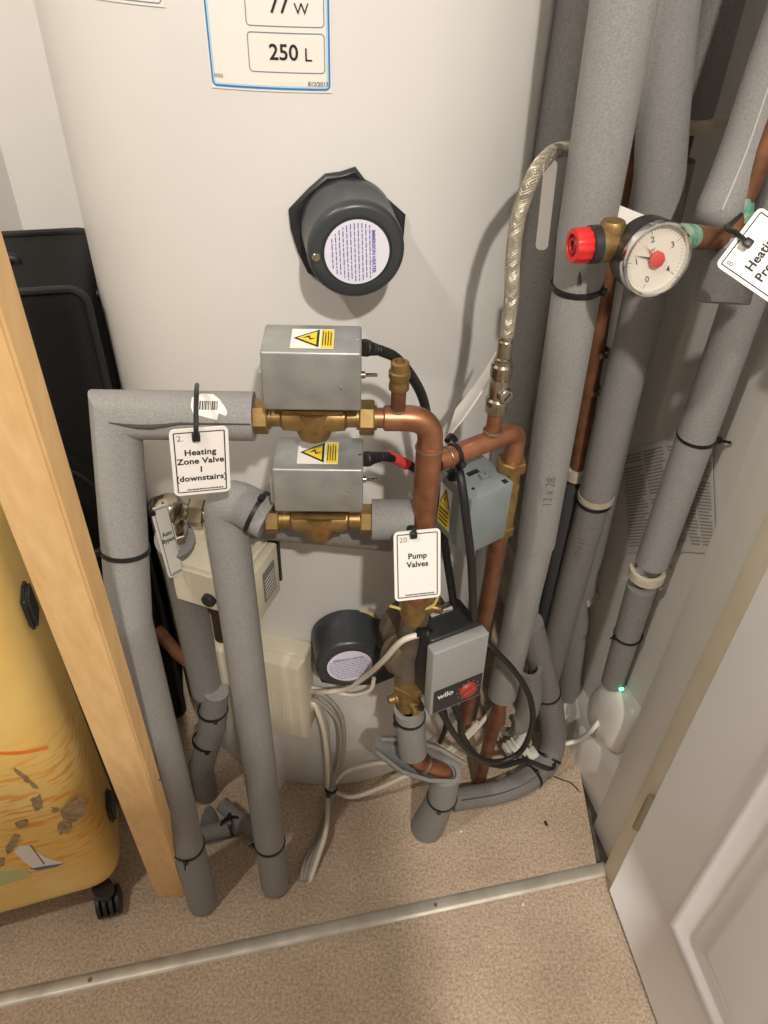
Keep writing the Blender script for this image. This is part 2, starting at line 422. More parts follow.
g.face([dpt(0, 0), dpt(0, DH), dpt(0, DH, -DT), dpt(0, 0, -DT)]); g.face([dpt(DW, 0), dpt(DW, DH), dpt(DW, DH, -DT), dpt(DW, 0, -DT)])
g.face([dpt(0, 0), dpt(DW, 0), dpt(DW, 0, -DT), dpt(0, 0, -DT)]); g.face([dpt(0, DH), dpt(DW, DH), dpt(DW, DH, -DT), dpt(0, DH, -DT)])
g.face([dpt(0, 0, -DT), dpt(DW, 0, -DT), dpt(DW, DH, -DT), dpt(0, DH, -DT)])
bm = bmesh.new()
o = link('door_1', g, DOORM, sharp=25); o['kind'] = 'structure'
bm.from_mesh(o.data); bmesh.ops.remove_doubles(bm, verts=bm.verts, dist=.0002); bmesh.ops.recalc_face_normals(bm, faces=bm.faces); bm.to_mesh(o.data); bm.free()
for hz in (.22, 1.0, 1.75):
    g = G(); g.tube([dpt(-.004, hz - .04, .002), dpt(-.004, hz + .04, .002)], .005, 12); link('hinge', g, mat('dull_hinge', (150, 140, 118), .45, .7), o)

# metal threshold strip, worn, in two lengths that lap
t = thing('threshold_strip', 'worn metal carpet strip across the doorway between the two carpets', 'carpet strip', (S0 + S1) / 2)
def strip(a, b, z0, w):
    g = G(); pr = [(-w / 2, 0), (-w / 2 + .003, .0020), (-w / 4, .0027), (0, .0029), (w / 4, .0027), (w / 2 - .003, .0020), (w / 2, 0)]
    P = S0 + sd * a; g.prism([P + sn * u + UP * (v + z0) for u, v in pr], sd * (b - a)); return g
link('strip_length', strip(-.4, .31, 0, .021), ALU, t); link('strip_length', strip(.302, .872, .0006, .021), ALU, t)
g = G()
for a in (.115, .60):
    g = G(); g.lathe(S0 + sd * a + UP * .0026, UP, [(0, .0034), (.001, .0028), (.0013, 0)], 12); link('screw_head', g, mat('dull_screw', (120, 112, 100), .5, .7), t)

# ================================================================== CYLINDER
t = thing('hot_water_cylinder', 'tall white hot water cylinder standing on the cupboard carpet', 'hot water cylinder', TA)
g = G(); g.lathe(TA, UP, [(.001, TR - .008), (.004, TR - .002), (.010, TR), (1.70, TR), (1.74, TR - .03), (1.76, TR - .12), (1.765, 0)], 128)
link('casing', g, WHITETANK, t, sharp=45)
g = G()
def tpatch(g, th0, th1, z0, z1, off, n=14):
    vs = []; fs = []
    for i in range(n + 1):
        th = th0 + (th1 - th0) * i / n; vs += [tankpt(th, z0, off), tankpt(th, z1, off), tankpt(th, z0, off - .0012), tankpt(th, z1, off - .0012)]
    for i in range(n):
        a = 4 * i; b = a + 4
        fs += [[a, b, b + 1, a + 1], [a + 3, b + 3, b + 2, a + 2], [a + 1, b + 1, b + 3, a + 3], [a, a + 2, b + 2, b]]
    fs += [[0, 1, 3, 2], [4 * n, 4 * n + 2, 4 * n + 3, 4 * n + 1]]
    g.add(vs, fs)
pa, pb = ontank(322, 745), ontank(420, 660)
tpatch(g, tankth(ontank(330, 742)), tankth(ontank(460, 742)), .105, .285, .0016); link('access_panel', g, WHITETANK, t)
# energy label
LBp, RBp = ontank(213, 85), ontank(330.5, 91); th0, th1 = tankth(LBp), tankth(RBp); zb = (LBp.z + RBp.z) / 2
LW = (th1 - th0) * TR; thc = (th0 + th1) / 2
def lmap(off): return lambda x, y: tankpt(thc + x / TR, zb + y, off)
g = G(); tpatch(g, th0 - .004, th1 + .004, zb - .0015, zb + .20, .0008); lab = link('energy_label', g, LABELW, t)
link('border', frameg(LW, .24, .004, .0014, lmap(.0011), 0, .12, 8), BLUE, lab)
link('inner_border', frameg(LW - .0032, .2368, .003, .0012, lmap(.0011), 0, .12, 8), LBLUE, lab)
bx0 = (tankth(ontank(249, 60)) - thc) * TR; bx1 = (tankth(ontank(325, 60)) - thc) * TR; bw = bx1 - bx0; bcx = (bx0 + bx1) / 2
z0 = ontank(290, 73).z - zb; z1 = ontank(288, 32.5).z - zb; bh = z1 - z0
link('figure_box', frameg(bw, bh, .003, .0007, lmap(.0011), bcx, (z0 + z1) / 2, 6), GREYLINE, lab)
link('figure_box', frameg(bw, bh, .003, .0007, lmap(.0011), bcx, (z0 + z1) / 2 + bh + .0035, 6), GREYLINE, lab)
def ttext(s_, x, y, size, m, bold=0, al='CENTER', name='lettering'):
    link(name, textg(s_, size, lambda u, v: tankpt(thc + (x + u) / TR, zb + y + v, .0013), al, bold), m, lab)
ttext('250', bcx - .002, (z0 + z1) / 2, .0150, INK, .014); ttext('L', bcx + .0165, (z0 + z1) / 2 - .0012, .0128, INK)
ttext('77', bcx - .004, (z0 + z1) / 2 + bh + .0035, .0150, INK, .012); ttext('W', bcx + .0125, (z0 + z1) / 2 + bh + .0015, .0105, INK)
ttext('812/2013', LW / 2 - .0095, .0045, .0042, INKG, .02); ttext('0003', -LW / 2 + .006, .0075, .0038, INKG)
# the second label up and to the left
q = ontank(163, 4); tq = tankth(q)
g = G(); tpatch(g, tq - .30, tq + .006, q.z - .002, q.z + .13, .0008); lab2 = link('data_label', g, LABELW, t)
link('border', frameg(.08, .12, .004, .0008, lambda x, y: tankpt(tq + (x - .04) / TR, q.z + .06 + y, .0011), 0, 0, 8), GREYLINE, lab2)

# ------------------------------------------------------------------ immersion heaters
def immersion(label, fx, fy, flange_px, R, L, holes, lblrot, clamp, tilt=0.0, cover=None):
    p = ontank(fx, fy); n = tanknorm(p); n = (n - UP * tilt).normalized()
    ux = UP.cross(n).normalized(); uy = n.cross(ux)
    t = thing('immersion_heater', label, 'immersion heater', p, 'immersion heaters in the cylinder')
    poly = [ontank(*q, R=TR + .001) for q in flange_px]; c = sum(poly, V()) / len(poly)
    g = G(); m = len(poly); rings = []
    for (sc_, off) in ((1.0, .001), (1.0, .004), (.93, .006), (.80, .003), (.6, .002)):
        rings.append([c + (q - c) * sc_ + tanknorm(q) * off for q in poly])
    vs = [v for r_ in rings for v in r_]; fs = [[i * m + k, i * m + (k + 1) % m, (i + 1) * m + (k + 1) % m, (i + 1) * m + k] for i in range(4) for k in range(m)]
    fs.append([4 * m + k for k in range(m)]); g.add(vs, fs); link('flange_cover', g, BLACKP, t, sharp=60)
    g = G(); g.lathe(p + n * .001, n, [(0, R * 1.02), (L * .30, R * 1.015), (L * .32, R), (L * .86, R), (L * .94, R * .985), (L * .985, R * .93), (L, R * .88), (L + .0002, R * .72), (L - .0012, R * .70), (L - .0012, 0)], 56)
    cap = link('cap', g, CAPGREY, t)
    cc = p + n * (L + .0013)
    g = G(); g.lathe(cc - n * .0006, n, [(0, R * .66), (.0008, R * .66), (.0008, 0)], 48); lb = link('rating_label', g, LABELL, cap)
    a = radians(lblrot); lx = ux * cos(a) + uy * sin(a); ly = n.cross(lx)
    def L_(s_, x, y, size, m_, bold=0): link('lettering', textg(s_, size, planemap(cc + n * .0005, lx, ly, lx * x + ly * y), 'CENTER', bold), m_, lb)
    k = R / .038
    L_('IMMERSION HEATER', 0, .0128 * k, .0037 * k, INKB, .03)
    gg = G(); random.seed(3)
    for i in range(11):
        y = (.0096 - .0029 * i) * k; hw = sqrt(max(0, (R * .60) ** 2 - y * y)); x = -hw
        while x < hw - .001:
            w = random.uniform(.0015, .0055) * k; w = min(w, hw - x)
            gg.face([cc + n * .0005 + lx * (x + a_) + ly * (y + b_) for a_, b_ in ((0, 0), (w, 0), (w, .0008 * k), (0, .0008 * k))]); x += w + .0009 * k
    link('small_print', gg, INKB, lb, smooth=False)
    for (sx, sy) in holes:
        g = G(); g.lathe(p + n * (L + .0002) + ux * sx + uy * sy, n, [(-.001, .0036), (.0012, .0036), (.002, .0028), (.002, 0)], 16); link('screw', g, NICKEL, cap)
    return t, p, n, ux, uy
fl1 = [(289, 208), (308, 188), (325, 173), (340, 171), (355, 166), (364, 178), (384, 195), (404, 213), (402, 236), (396, 262), (372, 284), (336, 288), (308, 271), (298, 250), (291, 227)]
immersion('black capped immersion heater high on the cylinder under the energy label', 347.5, 225, fl1, .0405, .061, [(-.0335, -.003)], -88, None)
fl2 = [(312, 634), (322, 622), (340, 619), (360, 617), (384, 619), (396, 632), (398, 655), (396, 674), (376, 682), (344, 684), (322, 680), (314, 660)]
t2_, p2_, n2_, ux2_, uy2_ = immersion('black capped immersion heater low on the cylinder beside the cream junction box', 345, 632, fl2, .0440, .056, [], 6, None)
# yellow foam showing round the lower heater's hole
g = G(); pp = [ontank(x, y, TR + .0022) for x, y in ((322, 619), (340, 612), (368, 610), (376, 614), (374, 619), (350, 620), (328, 624))]
g.prism(pp, tanknorm(pp[0]) * .002); link('foam_filling', g, mat('pu_foam', (196, 184, 128), .8), t2_)

# ================================================================== ZONE VALVES AND MAIN PIPES
AX = V((cos(radians(2.5)), sin(radians(2.5)), 0)); AB = V((-AX.y, AX.x, 0))   # run of the two upper valves
VC1 = at(314, 417, .545); VC2 = at(320, 519, .550)
def warning_label(parent, o, ux, uy, w, h, n):
    g = G(); g.prism([o + ux * a + uy * b + n * .0003 for a, b in ((0, 0), (w, 0), (w, h), (0, h))], n * .0003); lb = link('warning_label', g, LABELW, parent, smooth=False)
    q = o + n * .0008
    g = G(); g.face([q + ux * a * w + uy * b * h for a, b in ((.70, .03), (.985, .03), (.985, .97), (.70, .97))]); link('yellow_panel', g, YELLOW, lb, smooth=False)
    q = o + n * .0009
    A, B, D_ = (.055, .5), (.655, .04), (.655, .96)
    g = G(); g.face([q + ux * a * w + uy * b * h for a, b in (A, B, D_)]); link('triangle', g, INK, lb, smooth=False)
    q = o + n * .0011
    g = G(); g.face([q + ux * a * w + uy * b * h for a, b in ((.145, .5), (.60, .15), (.60, .85))]); link('triangle_field', g, YELLOW, lb, smooth=False)
    q = o + n * .0013
    g = G()
    for bolt in ([(.26, .49), (.42, .52), (.40, .60)], [(.40, .60), (.44, .40), (.47, .42), (.43, .62)], [(.45, .40), (.585, .50), (.44, .47)]):
        g.face([q + ux * a * w + uy * b * h for a, b in bolt])
    for k in range(4):
        a = .735 + .062 * k; g.face([q + ux * (a + u) * w + uy * b * h for u, b in ((0, .12), (.022, .12), (.022, .86 - .06 * (k % 2)), (0, .86 - .06 * (k % 2)))])
    link('lightning_bolt', g, INK, lb, smooth=False)

def zone_valve(label, VC, fbx, fby, Yf, W, D, Hh, lx0, lx1, ly0, ly1):
    t = thing('zone_valve', label, 'zone valve', VC - UP * .02, 'zone valves')
    ax = AX; back = AB
    g = G()                                                  # brass body: lathe along the run, with a bowl below and a boss above
    g.lathe(VC - ax * .040, ax, [(0, .0085), (.012, .0085), (.014, .0115), (.030, .0125), (.033, .0140), (.047, .0140), (.050, .0125), (.066, .0115), (.068, .0085), (.080, .0085)], 28)
    g.lathe(VC - UP * .021, UP, [(0, .008), (.003, .0135), (.010, .0155), (.030, .0155)], 28)
    g.box(VC + UP * .012, (.050, .026, .004), (ax, back, UP), .001)
    link('valve_body', g, BRASS, t)
    for s in (-1, 1):
        g = G(); g.hexnut(VC + ax * s * .0445, ax, .026, .013); g.lathe(VC + ax * s * .0445 - ax * .0085, ax, [(0, .0105), (.017, .0105)], 20); link('union_nut', g, BRASS, t)
    O = at(fbx, fby, Yf)                                     # middle of the lower front edge
    o = O - ax * W / 2
    g = G(); g.ppd(o, ax * W, back * D, UP * Hh, .0022, 3); hd = link('actuator_head', g, GALV, t)
    g = G()
    for (a, b, r) in ((.80, .42, .0016),):
        g.lathe(o + ax * W * a + UP * Hh * b - back * -.0002, -back, [(0, r), (.0008, r), (.0012, r * .5), (.0012, 0)], 12)
    link('rivet', g, CHROME, hd)
    g = G(); g.lathe(o + ax * W * .96 + back * D * .45 + UP * (Hh - .0002), UP, [(0, .0014), (.0006, .0012), (.0008, 0)], 10); link('rivet', g, CHROME, hd)
    top = o + UP * Hh
    warning_label(hd, top + ax * W * lx0 + back * D * ly0, ax, back, W * (lx1 - lx0), D * (ly1 - ly0), UP)
    g = G(); P = o + ax * W + back * D * .55 + UP * Hh * .36  # manual lever on the right side
    g.box(P + ax * .006, (.014, .003, .0022), (ax, back, UP), .0005); g.lathe(P + ax * .001, ax, [(-.002, .003), (.002, .003)], 12); link('lever', g, NICKEL, t)
    g = G(); S = o + back * D * .5 + UP * Hh * .3; g.box(S - ax * .002, (.004, D * .6, Hh * .5), (ax, back, UP), .001); link('side_lip', g, GALV, hd)
    return t, o, top
zv1, o1, top1 = zone_valve('galvanised zone valve on the upper pipe run above its twin', VC1, 312.8, 411, .518, .0770, .046, .0520, .29, .72, .12, .80)
zv2, o2, top2 = zone_valve('galvanised zone valve on the lower pipe run with red tape on its cable', VC2, 318.8, 512.5, .523, .0785, .049, .0480, .27, .72, .16, .82)

def gland(parent, p, d, pts, r, m, n=5):
    g = G(); prof = [(-.004, .0062), (.002, .0062), (.003, .0070), (.007, .0070)]
    for k in range(n): prof += [(.0085 + .0042 * k, .0060 - .0005 * k), (.0105 + .0042 * k, .0060 - .0005 * k), (.0110 + .0042 * k, .0046 - .0003 * k), (.0122 + .0042 * k, .0046 - .0003 * k)]
    prof += [(.010 + .0042 * n, .0034), (.010 + .0042 * n, 0)]
    g.lathe(p, d, prof, 20); gl = link('cable_gland', g, BLACKRUB, parent)
    g = G(); g.tube(crom(pts, 8), r, 12); link('cable', g, m, parent)
    return gl
ga = o1 + AX * .0770 + AB * .030 + UP * .041
gd = (at(384, 351, .57) - ga).normalized()
gland(zv1, ga, gd, [ga + gd * .024, at(396, 358, .585), at(412, 377, .60), at(424, 402, .61), at(430, 440, .615), at(437, 500, .62), at(447, 560, .62), at(455, 612, .605)], .0046, BLACKRUB)
gb = o2 + AX * .0785 + AB * .030 + UP * .037
gd2 = (at(390, 455, .575) - gb).normalized()
gland(zv2, gb, gd2, [gb + gd2 * .022, at(396, 459, .582), at(414, 468, .592), at(432, 486, .60), at(441, 520, .605), at(450, 580, .605), at(456, 618, .60)], .0042, BLACKRUB)
g = G(); g.tube(crom([at(387.5, 455, .579), at(397, 459.5, .5825), at(407, 464.5, .588)], 4), .0052, 14); link('red_tape', g, REDTAPE, zv2)

# the copper header: out of the upper valve, round the elbow and down to the pump
k0 = VC1 + AX * .048; k1 = VC1 + AX * (.160 - .060)
kx = at(427, 417, .570); hd_ = at(427, 417, .570)
c0 = VC1 + AX * .046
cE = V((at(426, 470, .572).x, .572, VC1.z)); cE = VC1 + AX * ((at(426, 470, .572).x - VC1.x) / AX.x)
cD = V((cE.x, cE.y, .590)); 
cp = thing('copper_pipe', 'thick copper header pipe bending down from the upper zone valve', 'pipe', cD)
g = G(); g.tube([c0, cE - AX * .030], .0088, 22); link('pipe_run', g, COPPER, cp)
g = G(); g.tube(fillet([cE - AX * .040, cE, cE - UP * .030], .022, 8), .0112, 24); link('elbow', g, COPPER, cp)
g = G(); g.tube([cE - UP * .026, cD], .0118, 24); link('pipe_run', g, COPPER, cp)
g = G(); g.torus(cE - UP * .030, UP, .0118, .0011); link('solder_ring', g, SOLDER, cp)
g = G(); g.torus(cE - AX * .040, AX, .0094, .0012); link('solder_ring', g, SOLDER, cp)
# capped stub on the run
sp = VC1 + AX * .0705; st = at(396, 352, sp.y + .002)
st = V((sp.x, sp.y, sp.z + .052))
g = G(); g.tube([sp, st], .0064, 18); link('stub', g, COPPERD, cp)
g = G(); g.torus(sp + UP * .009, UP, .0070, .0014); link('solder_ring', g, SOLDER, cp)
g = G(); g.lathe(st - UP * .024, UP, [(0, .0075), (.001, .0085), (.006, .0085), (.007, .0078), (.010, .0078), (.012, .0090), (.017, .0090), (.018, .0076), (.025, .0076), (.026, .0060), (.026, .0045), (.022, .0045), (.022, 0)], 24); link('stub_cap', g, BRASS, cp)
# branch to the right with the tee and its elbow
Zb = at(440, 447, .578).z
b0 = V((cE.x, cE.y, Zb)); bdir = (atz(512, 431, Zb + .002) - b0); 
bE = atz(517, 430, Zb + .002); bd = (bE - b0).normalized()
b_t = b0 + bd * ((bE - b0).length * .70)
bp = thing('copper_pipe', 'copper branch pipe with a tee running right to the third zone valve', 'pipe', bE)
g = G(); g.tube(fillet([b0 + bd * .010, bE, bE - UP * .045], .014, 8), .0096, 22); link('pipe_run', g, COPPER, bp)
g = G(); g.tube([b_t, b_t + UP * .034], .0070, 18); link('tee_stub', g, COPPER, bp)
g = G(); g.torus(b_t + UP * .0105, UP, .0078, .0016); link('solder_ring', g, SOLDER, bp)
g = G(); g.torus(b0 + bd * .0215, bd, .0098, .0010); link('solder_ring', g, SOLDER, bp)
tie(bp, b0 + bd * .030, bd, .0098, V((-.2, -1, -.3)), 0, .004)
g = G(); g.hexnut(bE - UP * .040, UP, .026, .012); g.lathe(bE - UP * .058, UP, [(0, .0105), (.012, .0105)], 20); link('compression_nut', g, BRASS, bp)

# service valve and braided hose
sv0 = b_t + UP * .030
sv = thing('service_valve', 'nickel plated isolating valve under the braided hose', 'valve', sv0)
g = G(); g.lathe(sv0, UP, [(0, .0085), (.001, .0095), (.008, .0100), (.010, .0100)], 8); link('lower_nut', g, NICKEL, sv)
g = G(); g.lathe(sv0 + UP * .009, UP, [(0, .0078), (.002, .0105), (.006, .0105), (.008, .0086), (.012, .0092), (.024, .0092), (.027, .0082), (.030, .0098), (.040, .0098), (.042, .0080), (.045, .0080)], 26)
d_ = V((.45, -.85, 0)).normalized(); g.lathe(sv0 + UP * .024, d_, [(.004, .0066), (.0125, .0066), (.0135, .0058), (.0135, 0)], 20); link('body', g, NICKEL, sv)
g = G(); g.box(sv0 + UP * .024 + d_ * .0138, (.008, .0016, .0008), (V((.6, .3, .74)).normalized(), V((-.6, .3, .74)).normalized(), d_)); link('screw_slot', g, INK, sv)
h0 = sv0 + UP * .052
bh = thing('braided_hose', 'steel braided flexible hose arching up behind the thick lagged riser', 'hose', h0)
g = G(); g.lathe(h0, UP, [(0, .0078), (.004, .0078), (.005, .0066), (.020, .0066), (.021, .0058), (.024, .0058)], 22); link('ferrule', g, NICKEL, bh)
hp = crom([h0 + UP * .018, at(511, 300, h0.y + .012), at(514, 245, h0.y + .024), at(522, 204, h0.y + .036), at(537, 170, h0.y + .046), at(556, 151, .694), at(580, 152, .700), at(598, 168, .71)], 12)
g = G(); g.tube(hp, .0054, 16); link('hose', g, mat('hose_core', (120, 112, 98), .5, .4), bh)
# the braid: two families of wires wound round the hose
def braid(path, R, turns, ns, rw, m, parent):
    L = [0]
    for i in range(1, len(path)): L.append(L[-1] + (path[i] - path[i - 1]).length)
    fr = []; d = (path[1] - path[0]).normalized(); x, y = perp(d)
    for i in range(len(path)):
        dn = (path[i + 1] - path[i]).normalized() if i < len(path) - 1 else d
        q = d.rotation_difference(dn); x = q @ x; y = q @ y; d = dn; fr.append((x.copy(), y.copy()))
    N = int(L[-1] / .0022); g = G()
    for sgn in (-1, 1):
        for s in range(ns):
            pts = []; j = 0
            for i in range(N + 1):
                l = L[-1] * i / N
                while j < len(L) - 2 and L[j + 1] < l: j += 1
                f = (l - L[j]) / max(1e-9, L[j + 1] - L[j]); p = path[j].lerp(path[j + 1], min(1, f)); x = fr[j][0].lerp(fr[j + 1][0], f); y = fr[j][1].lerp(fr[j + 1][1], f)
                a = 2 * pi * s / ns + sgn * l * turns * 2 * pi; rr = R + (.0004 if (i + s) % 2 else -.0001) * sgn
                pts.append(p + (x * cos(a) + y * sin(a)) * rr)
            g.tube(pts, rw, 4, False)
    return link('braid', g, m, parent)
braid(hp, .0055, 36, 14, .00062, BRAID, bh)

# third zone valve, a painted box turned edge-on, on the vertical pipe
F0 = at(472, 501, .556); Z0 = F0.z
Rr = atz(514, 482, Z0); Ll = atz(440, 470, Z0)
a3 = Rr - F0; b3 = Ll - F0; h3 = F0.z - at(467.5, 557, F0.y).z
z3 = thing('zone_valve', 'grey painted zone valve turned edge on beneath the copper branch', 'zone valve', F0 - UP * h3, 'zone valves')
g = G(); g.ppd(F0 - UP * h3, a3, b3, UP * h3, .0016, 2); hd3 = link('actuator_head', g, PAINTGREY, z3)
na = a3.normalized(); nb3 = b3.normalized()
nleft = UP.cross(b3).normalized(); 
if nleft.dot(CAM - F0) < 0: nleft = -nleft
# warning label on the left face
def fl(u, v, o=.0): return F0 + b3 * u - UP * h3 * v + nleft * o
lbm = G(); lbm.prism([fl(.55, .16, .0002), fl(.92, .16, .0002), fl(.92, .86, .0002), fl(.55, .86, .0002)], nleft * .0003); lb3 = link('warning_label', lbm, LABELW, hd3, smooth=False)
g = G(); g.face([fl(u, v, .0007) for u, v in ((.56, .50), (.91, .50), (.91, .85), (.56, .85))]); link('yellow_panel', g, YELLOW, lb3, smooth=False)
g = G(); g.face([fl(u, v, .0008) for u, v in ((.735, .18), (.90, .48), (.57, .48))]); link('triangle', g, INK, lb3, smooth=False)
g = G(); g.face([fl(u, v, .0010) for u, v in ((.735, .235), (.865, .46), (.605, .46))]); link('triangle_field', g, YELLOW, lb3, smooth=False)
g = G(); g.face([fl(u, v, .0012) for u, v in ((.75, .27), (.70, .37), (.735, .36), (.715, .44), (.775, .34), (.74, .35))])
for k in range(4): g.face([fl(u, v, .0012) for u, v in ((.60, .55 + .07 * k), (.88, .55 + .07 * k), (.88, .58 + .07 * k), (.60, .58 + .07 * k))])
link('lightning_bolt', g, INK, lb3, smooth=False)
def tp(u, v, o=0.0): return F0 + a3 * u + b3 * v + UP * o
g = G()
for (u, v, w, h) in ((.13, .86, .05, .05), (.86, .10, .05, .05), (.22, .25, .025, .025)): g.box(tp(u, v, .0003), (w * a3.length * 2, h * b3.length * 2, .0006), (na, nb3, UP))
g.ppd(tp(.36, .66, .0), a3 * .26, b3 * -.10, UP * .0006); link('slot', g, INK, hd3, smooth=False)
g = G(); g.box(tp(.60, .40, .002), (.010, .007, .004), (na, nb3, UP), .001); g.lathe(tp(.66, .38, .0), UP, [(0, .003), (.006, .003), (.007, 0)], 12); link('lever', g, GALV, hd3)
gp = tp(.12, .72, 0)
gq = [gp + UP * .008, at(459, 471, .562), at(463, 492, .548), at(467, 525, .541), at(471, 560, .541), at(473, 600, .556), at(474, 618, .570)]
gland(z3, gp - UP * .004, V((.1, -.25, 1)).normalized(), gq, .0042, BLACKRUB, 2)
vx = bE.copy()
g = G(); g.lathe(V((vx.x, vx.y, Z0 - h3 - .012)), UP, [(0, .0095), (.012, .0095), (.014, .012), (.05, .012), (.055, .010), (h3 + .012, .010)], 24)
g.box(V((vx.x, vx.y, Z0 - h3 / 2)), (.02, .02, .05), None, .002); link('valve_body', g, BRASS, z3)
g = G(); g.hexnut(V((vx.x, vx.y, Z0 - h3 - .004)), UP, .025, .012); link('union_nut', g, BRASS, z3)
vl = at(486, 622, .62)
lp = thing('copper_pipe', 'dull copper pipe dropping from the third zone valve behind the pump', 'pipe', vl)
g = G(); g.tube([V((vx.x, vx.y, Z0 - h3)), at(488, 600, vx.y + .006), at(476, 660, vx.y + .01), at(464, 720, vx.y + .01)], .0098, 20); link('pipe_run', g, COPPERD, lp)

# ================================================================== LAGGED PIPES, LEFT
down = -UP
P1c = VC1 - AX * ((VC1.x - at(114, 408, .537).x) / AX.x)
P1k = at(130, 622, .485); P1f = atz(203, 903, .003); P1e = VC1 - AX * .050
FR = .0208
kd = (P1k - P1f).normalized()
def along(a, b, t): return a.lerp(b, t)
p1m = along(P1k, P1c, .38); d1m = (P1c - P1k).normalized(); p1t = along(P1f, P1k, .285)
t = thing('lagged_pipe', 'left grey foam lagged pipe rising from the carpet and elbowing to the upper valve', 'pipe', P1f, 'grey foam lagged pipes')
g = G(); g.lathe(P1f - kd * .002, kd, [(0, FR * .80), (.004, FR * .96), (.012, FR), ((p1t - P1f).length, FR)], 26); link('foam_sleeve', g, FOAM, t)
g = G(); g.tube([p1t, along(P1k, p1t, .06)] + crom([along(P1k, p1t, .06), P1k, along(P1k, p1m, .12)], 5)[1:] + [p1m], FR * .995, 26); link('foam_sleeve', g, FOAM, t)
g = G(); g.tube([p1m, P1c, P1e], FR, 26); link('foam_sleeve', g, FOAM, t)
vv = (CAM - P1c); 
nf = (vv - AX * vv.dot(AX)).normalized(); qd = AX.cross(nf); qd = -qd if qd.z > 0 else qd; lowf = (nf * .95 + qd * .32).normalized()
LS = (P1e - P1c).length - .001
sl = [P1c + AX * (LS * k / 10) + (lowf + qd * (.18 if k in (2, 3) else .10 if k in (1, 4) else 0)).normalized() * (FR - .0002) for k in range(11)]
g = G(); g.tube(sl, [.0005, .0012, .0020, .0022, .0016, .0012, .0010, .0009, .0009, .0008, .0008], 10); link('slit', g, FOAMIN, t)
tie(t, p1m, d1m, FR, V((-.9, -.45, 0)), .004); tie(t, p1t, kd, FR, V((.10, -1, -.1)), .008)
g = G()                                                       # flecks of old paint
for (x, y) in ((129, 671), (139, 679)):
    q = at(x, y, P1k.y - FR * .8); 
# sticker torn off round, with bars
bs = P1c + AX * .0800; tt = []
def onp1(u, a, o=.0006): return bs + AX * u + (nf * cos(a) + UP.cross(AX).cross(AX).normalized() * 0 + AX.cross(nf) * sin(a)) * (FR + o)
sg = 1 if AX.cross(nf).z > 0 else -1
outline = [(-.012, .55), (-.005, .78), (.003, .74), (.008, .50), (.0125, .20), (.0145, .02), (.0135, -.10), (.008, -.02), (.007, -.25), (-.001, -.16), (-.010, -.05), (-.012, .2)]
outline = [(u * 1.12, (a * 1.15 + .12) * sg) for u, a in outline]
g = G(); ctr = (0.0, .36 * sg)
for k in range(len(outline)):
    A, B = outline[k], outline[(k + 1) % len(outline)]
    for j in range(4):
        a0 = [(ctr[0] + (A[0] - ctr[0]) * j / 4, ctr[1] + (A[1] - ctr[1]) * j / 4), (ctr[0] + (A[0] - ctr[0]) * (j + 1) / 4, ctr[1] + (A[1] - ctr[1]) * (j + 1) / 4),
              (ctr[0] + (B[0] - ctr[0]) * (j + 1) / 4, ctr[1] + (B[1] - ctr[1]) * (j + 1) / 4), (ctr[0] + (B[0] - ctr[0]) * j / 4, ctr[1] + (B[1] - ctr[1]) * j / 4)]
        g.face([onp1(*q) for q in a0])
stk = link('barcode_sticker', g, LABELW, t)
g = G(); random.seed(5); u = -.0085
while u < .0085:
    w = random.choice((.0004, .0007, .0011)); g.face([onp1(q, a * sg, .0010) for q, a in ((u, .22), (u + w, .22), (u + w, .58), (u, .58))]); u += w + random.choice((.0005, .0008))
link('bars', g, INK, stk, smooth=False)

P2f = atz(275.5, 886, .003); P2e = VC2 - AX * .049; P2c = at(223, 494, .562)
p2t = along(P2f, P2c, .165); d2 = (P2c - P2f).normalized()
t = thing('lagged_pipe', 'second grey foam lagged pipe from the left dropping from the lower valve to the carpet', 'pipe', P2f, 'grey foam lagged pipes')
g = G(); g.lathe(P2f - d2 * .002, d2, [(0, FR * .80), (.004, FR * .96), (.012, FR), ((p2t - P2f).length, FR)], 26); link('foam_sleeve', g, FOAM, t)
g = G(); g.tube([p2t] + fillet([p2t + d2 * .01, P2c, P2e], .026, 6)[0:] , FR * 1.0, 26); link('foam_sleeve', g, FOAM, t)
tie(t, p2t, d2, FR, V((-.95, -.25, 0)), .004); tie(t, P2e - (P2e - P2c).normalized() * .012, P2e - P2c, FR, V((0, -.1, 1)), .0)
g = G(); P2r = VC2 + AX * .049; P2s = b0 + (VC2 - b0) * 0; 
e2x = VC2 + AX * ((cE.x - VC2.x) / AX.x - .010)
t = lag('short grey foam sleeve between the lower zone valve and the copper header', [([P2r, e2x], .0195)])

# bypass: nickel elbow, foam across behind, foam down to the floor
Bc = at(169, 510, .605); Br = at(236, 516, .606)
BX = (at(405, 533, .615) - Bc).normalized()
bv = thing('bypass_valve', 'nickel plated angled bypass valve behind the two front lagged pipes', 'valve', Bc)
g = G(); g.lathe(Bc - UP * .030, UP, [(0, .0115), (.008, .0115), (.010, .0135), (.016, .0135), (.018, .0120), (.026, .0150), (.036, .0160), (.042, .0135), (.046, .0080), (.047, 0)], 28); link('body', g, NICKEL, bv)
g = G(); g.lathe(Bc + BX * .008, BX, [(0, .0095), (.006, .0100), (.008, .0085), (.012, .0085)], 24); link('outlet', g, NICKEL, bv)
g = G(); g.hexnut(Bc + BX * .028, BX, .026, .016); g.lathe(Bc + BX * .036, BX, [(0, .0105), (.005, .0105)], 22); link('union_nut', g, NICKEL, bv)
g = G(); g.hexnut(Bc - UP * .034, UP, .027, .011); link('union_nut', g, NICKEL, bv)
lag('grey foam lagged bypass pipe running across behind the lower zone valve', [([Bc + BX * .042, Bc + BX * .235], .0215, FOAMD)])
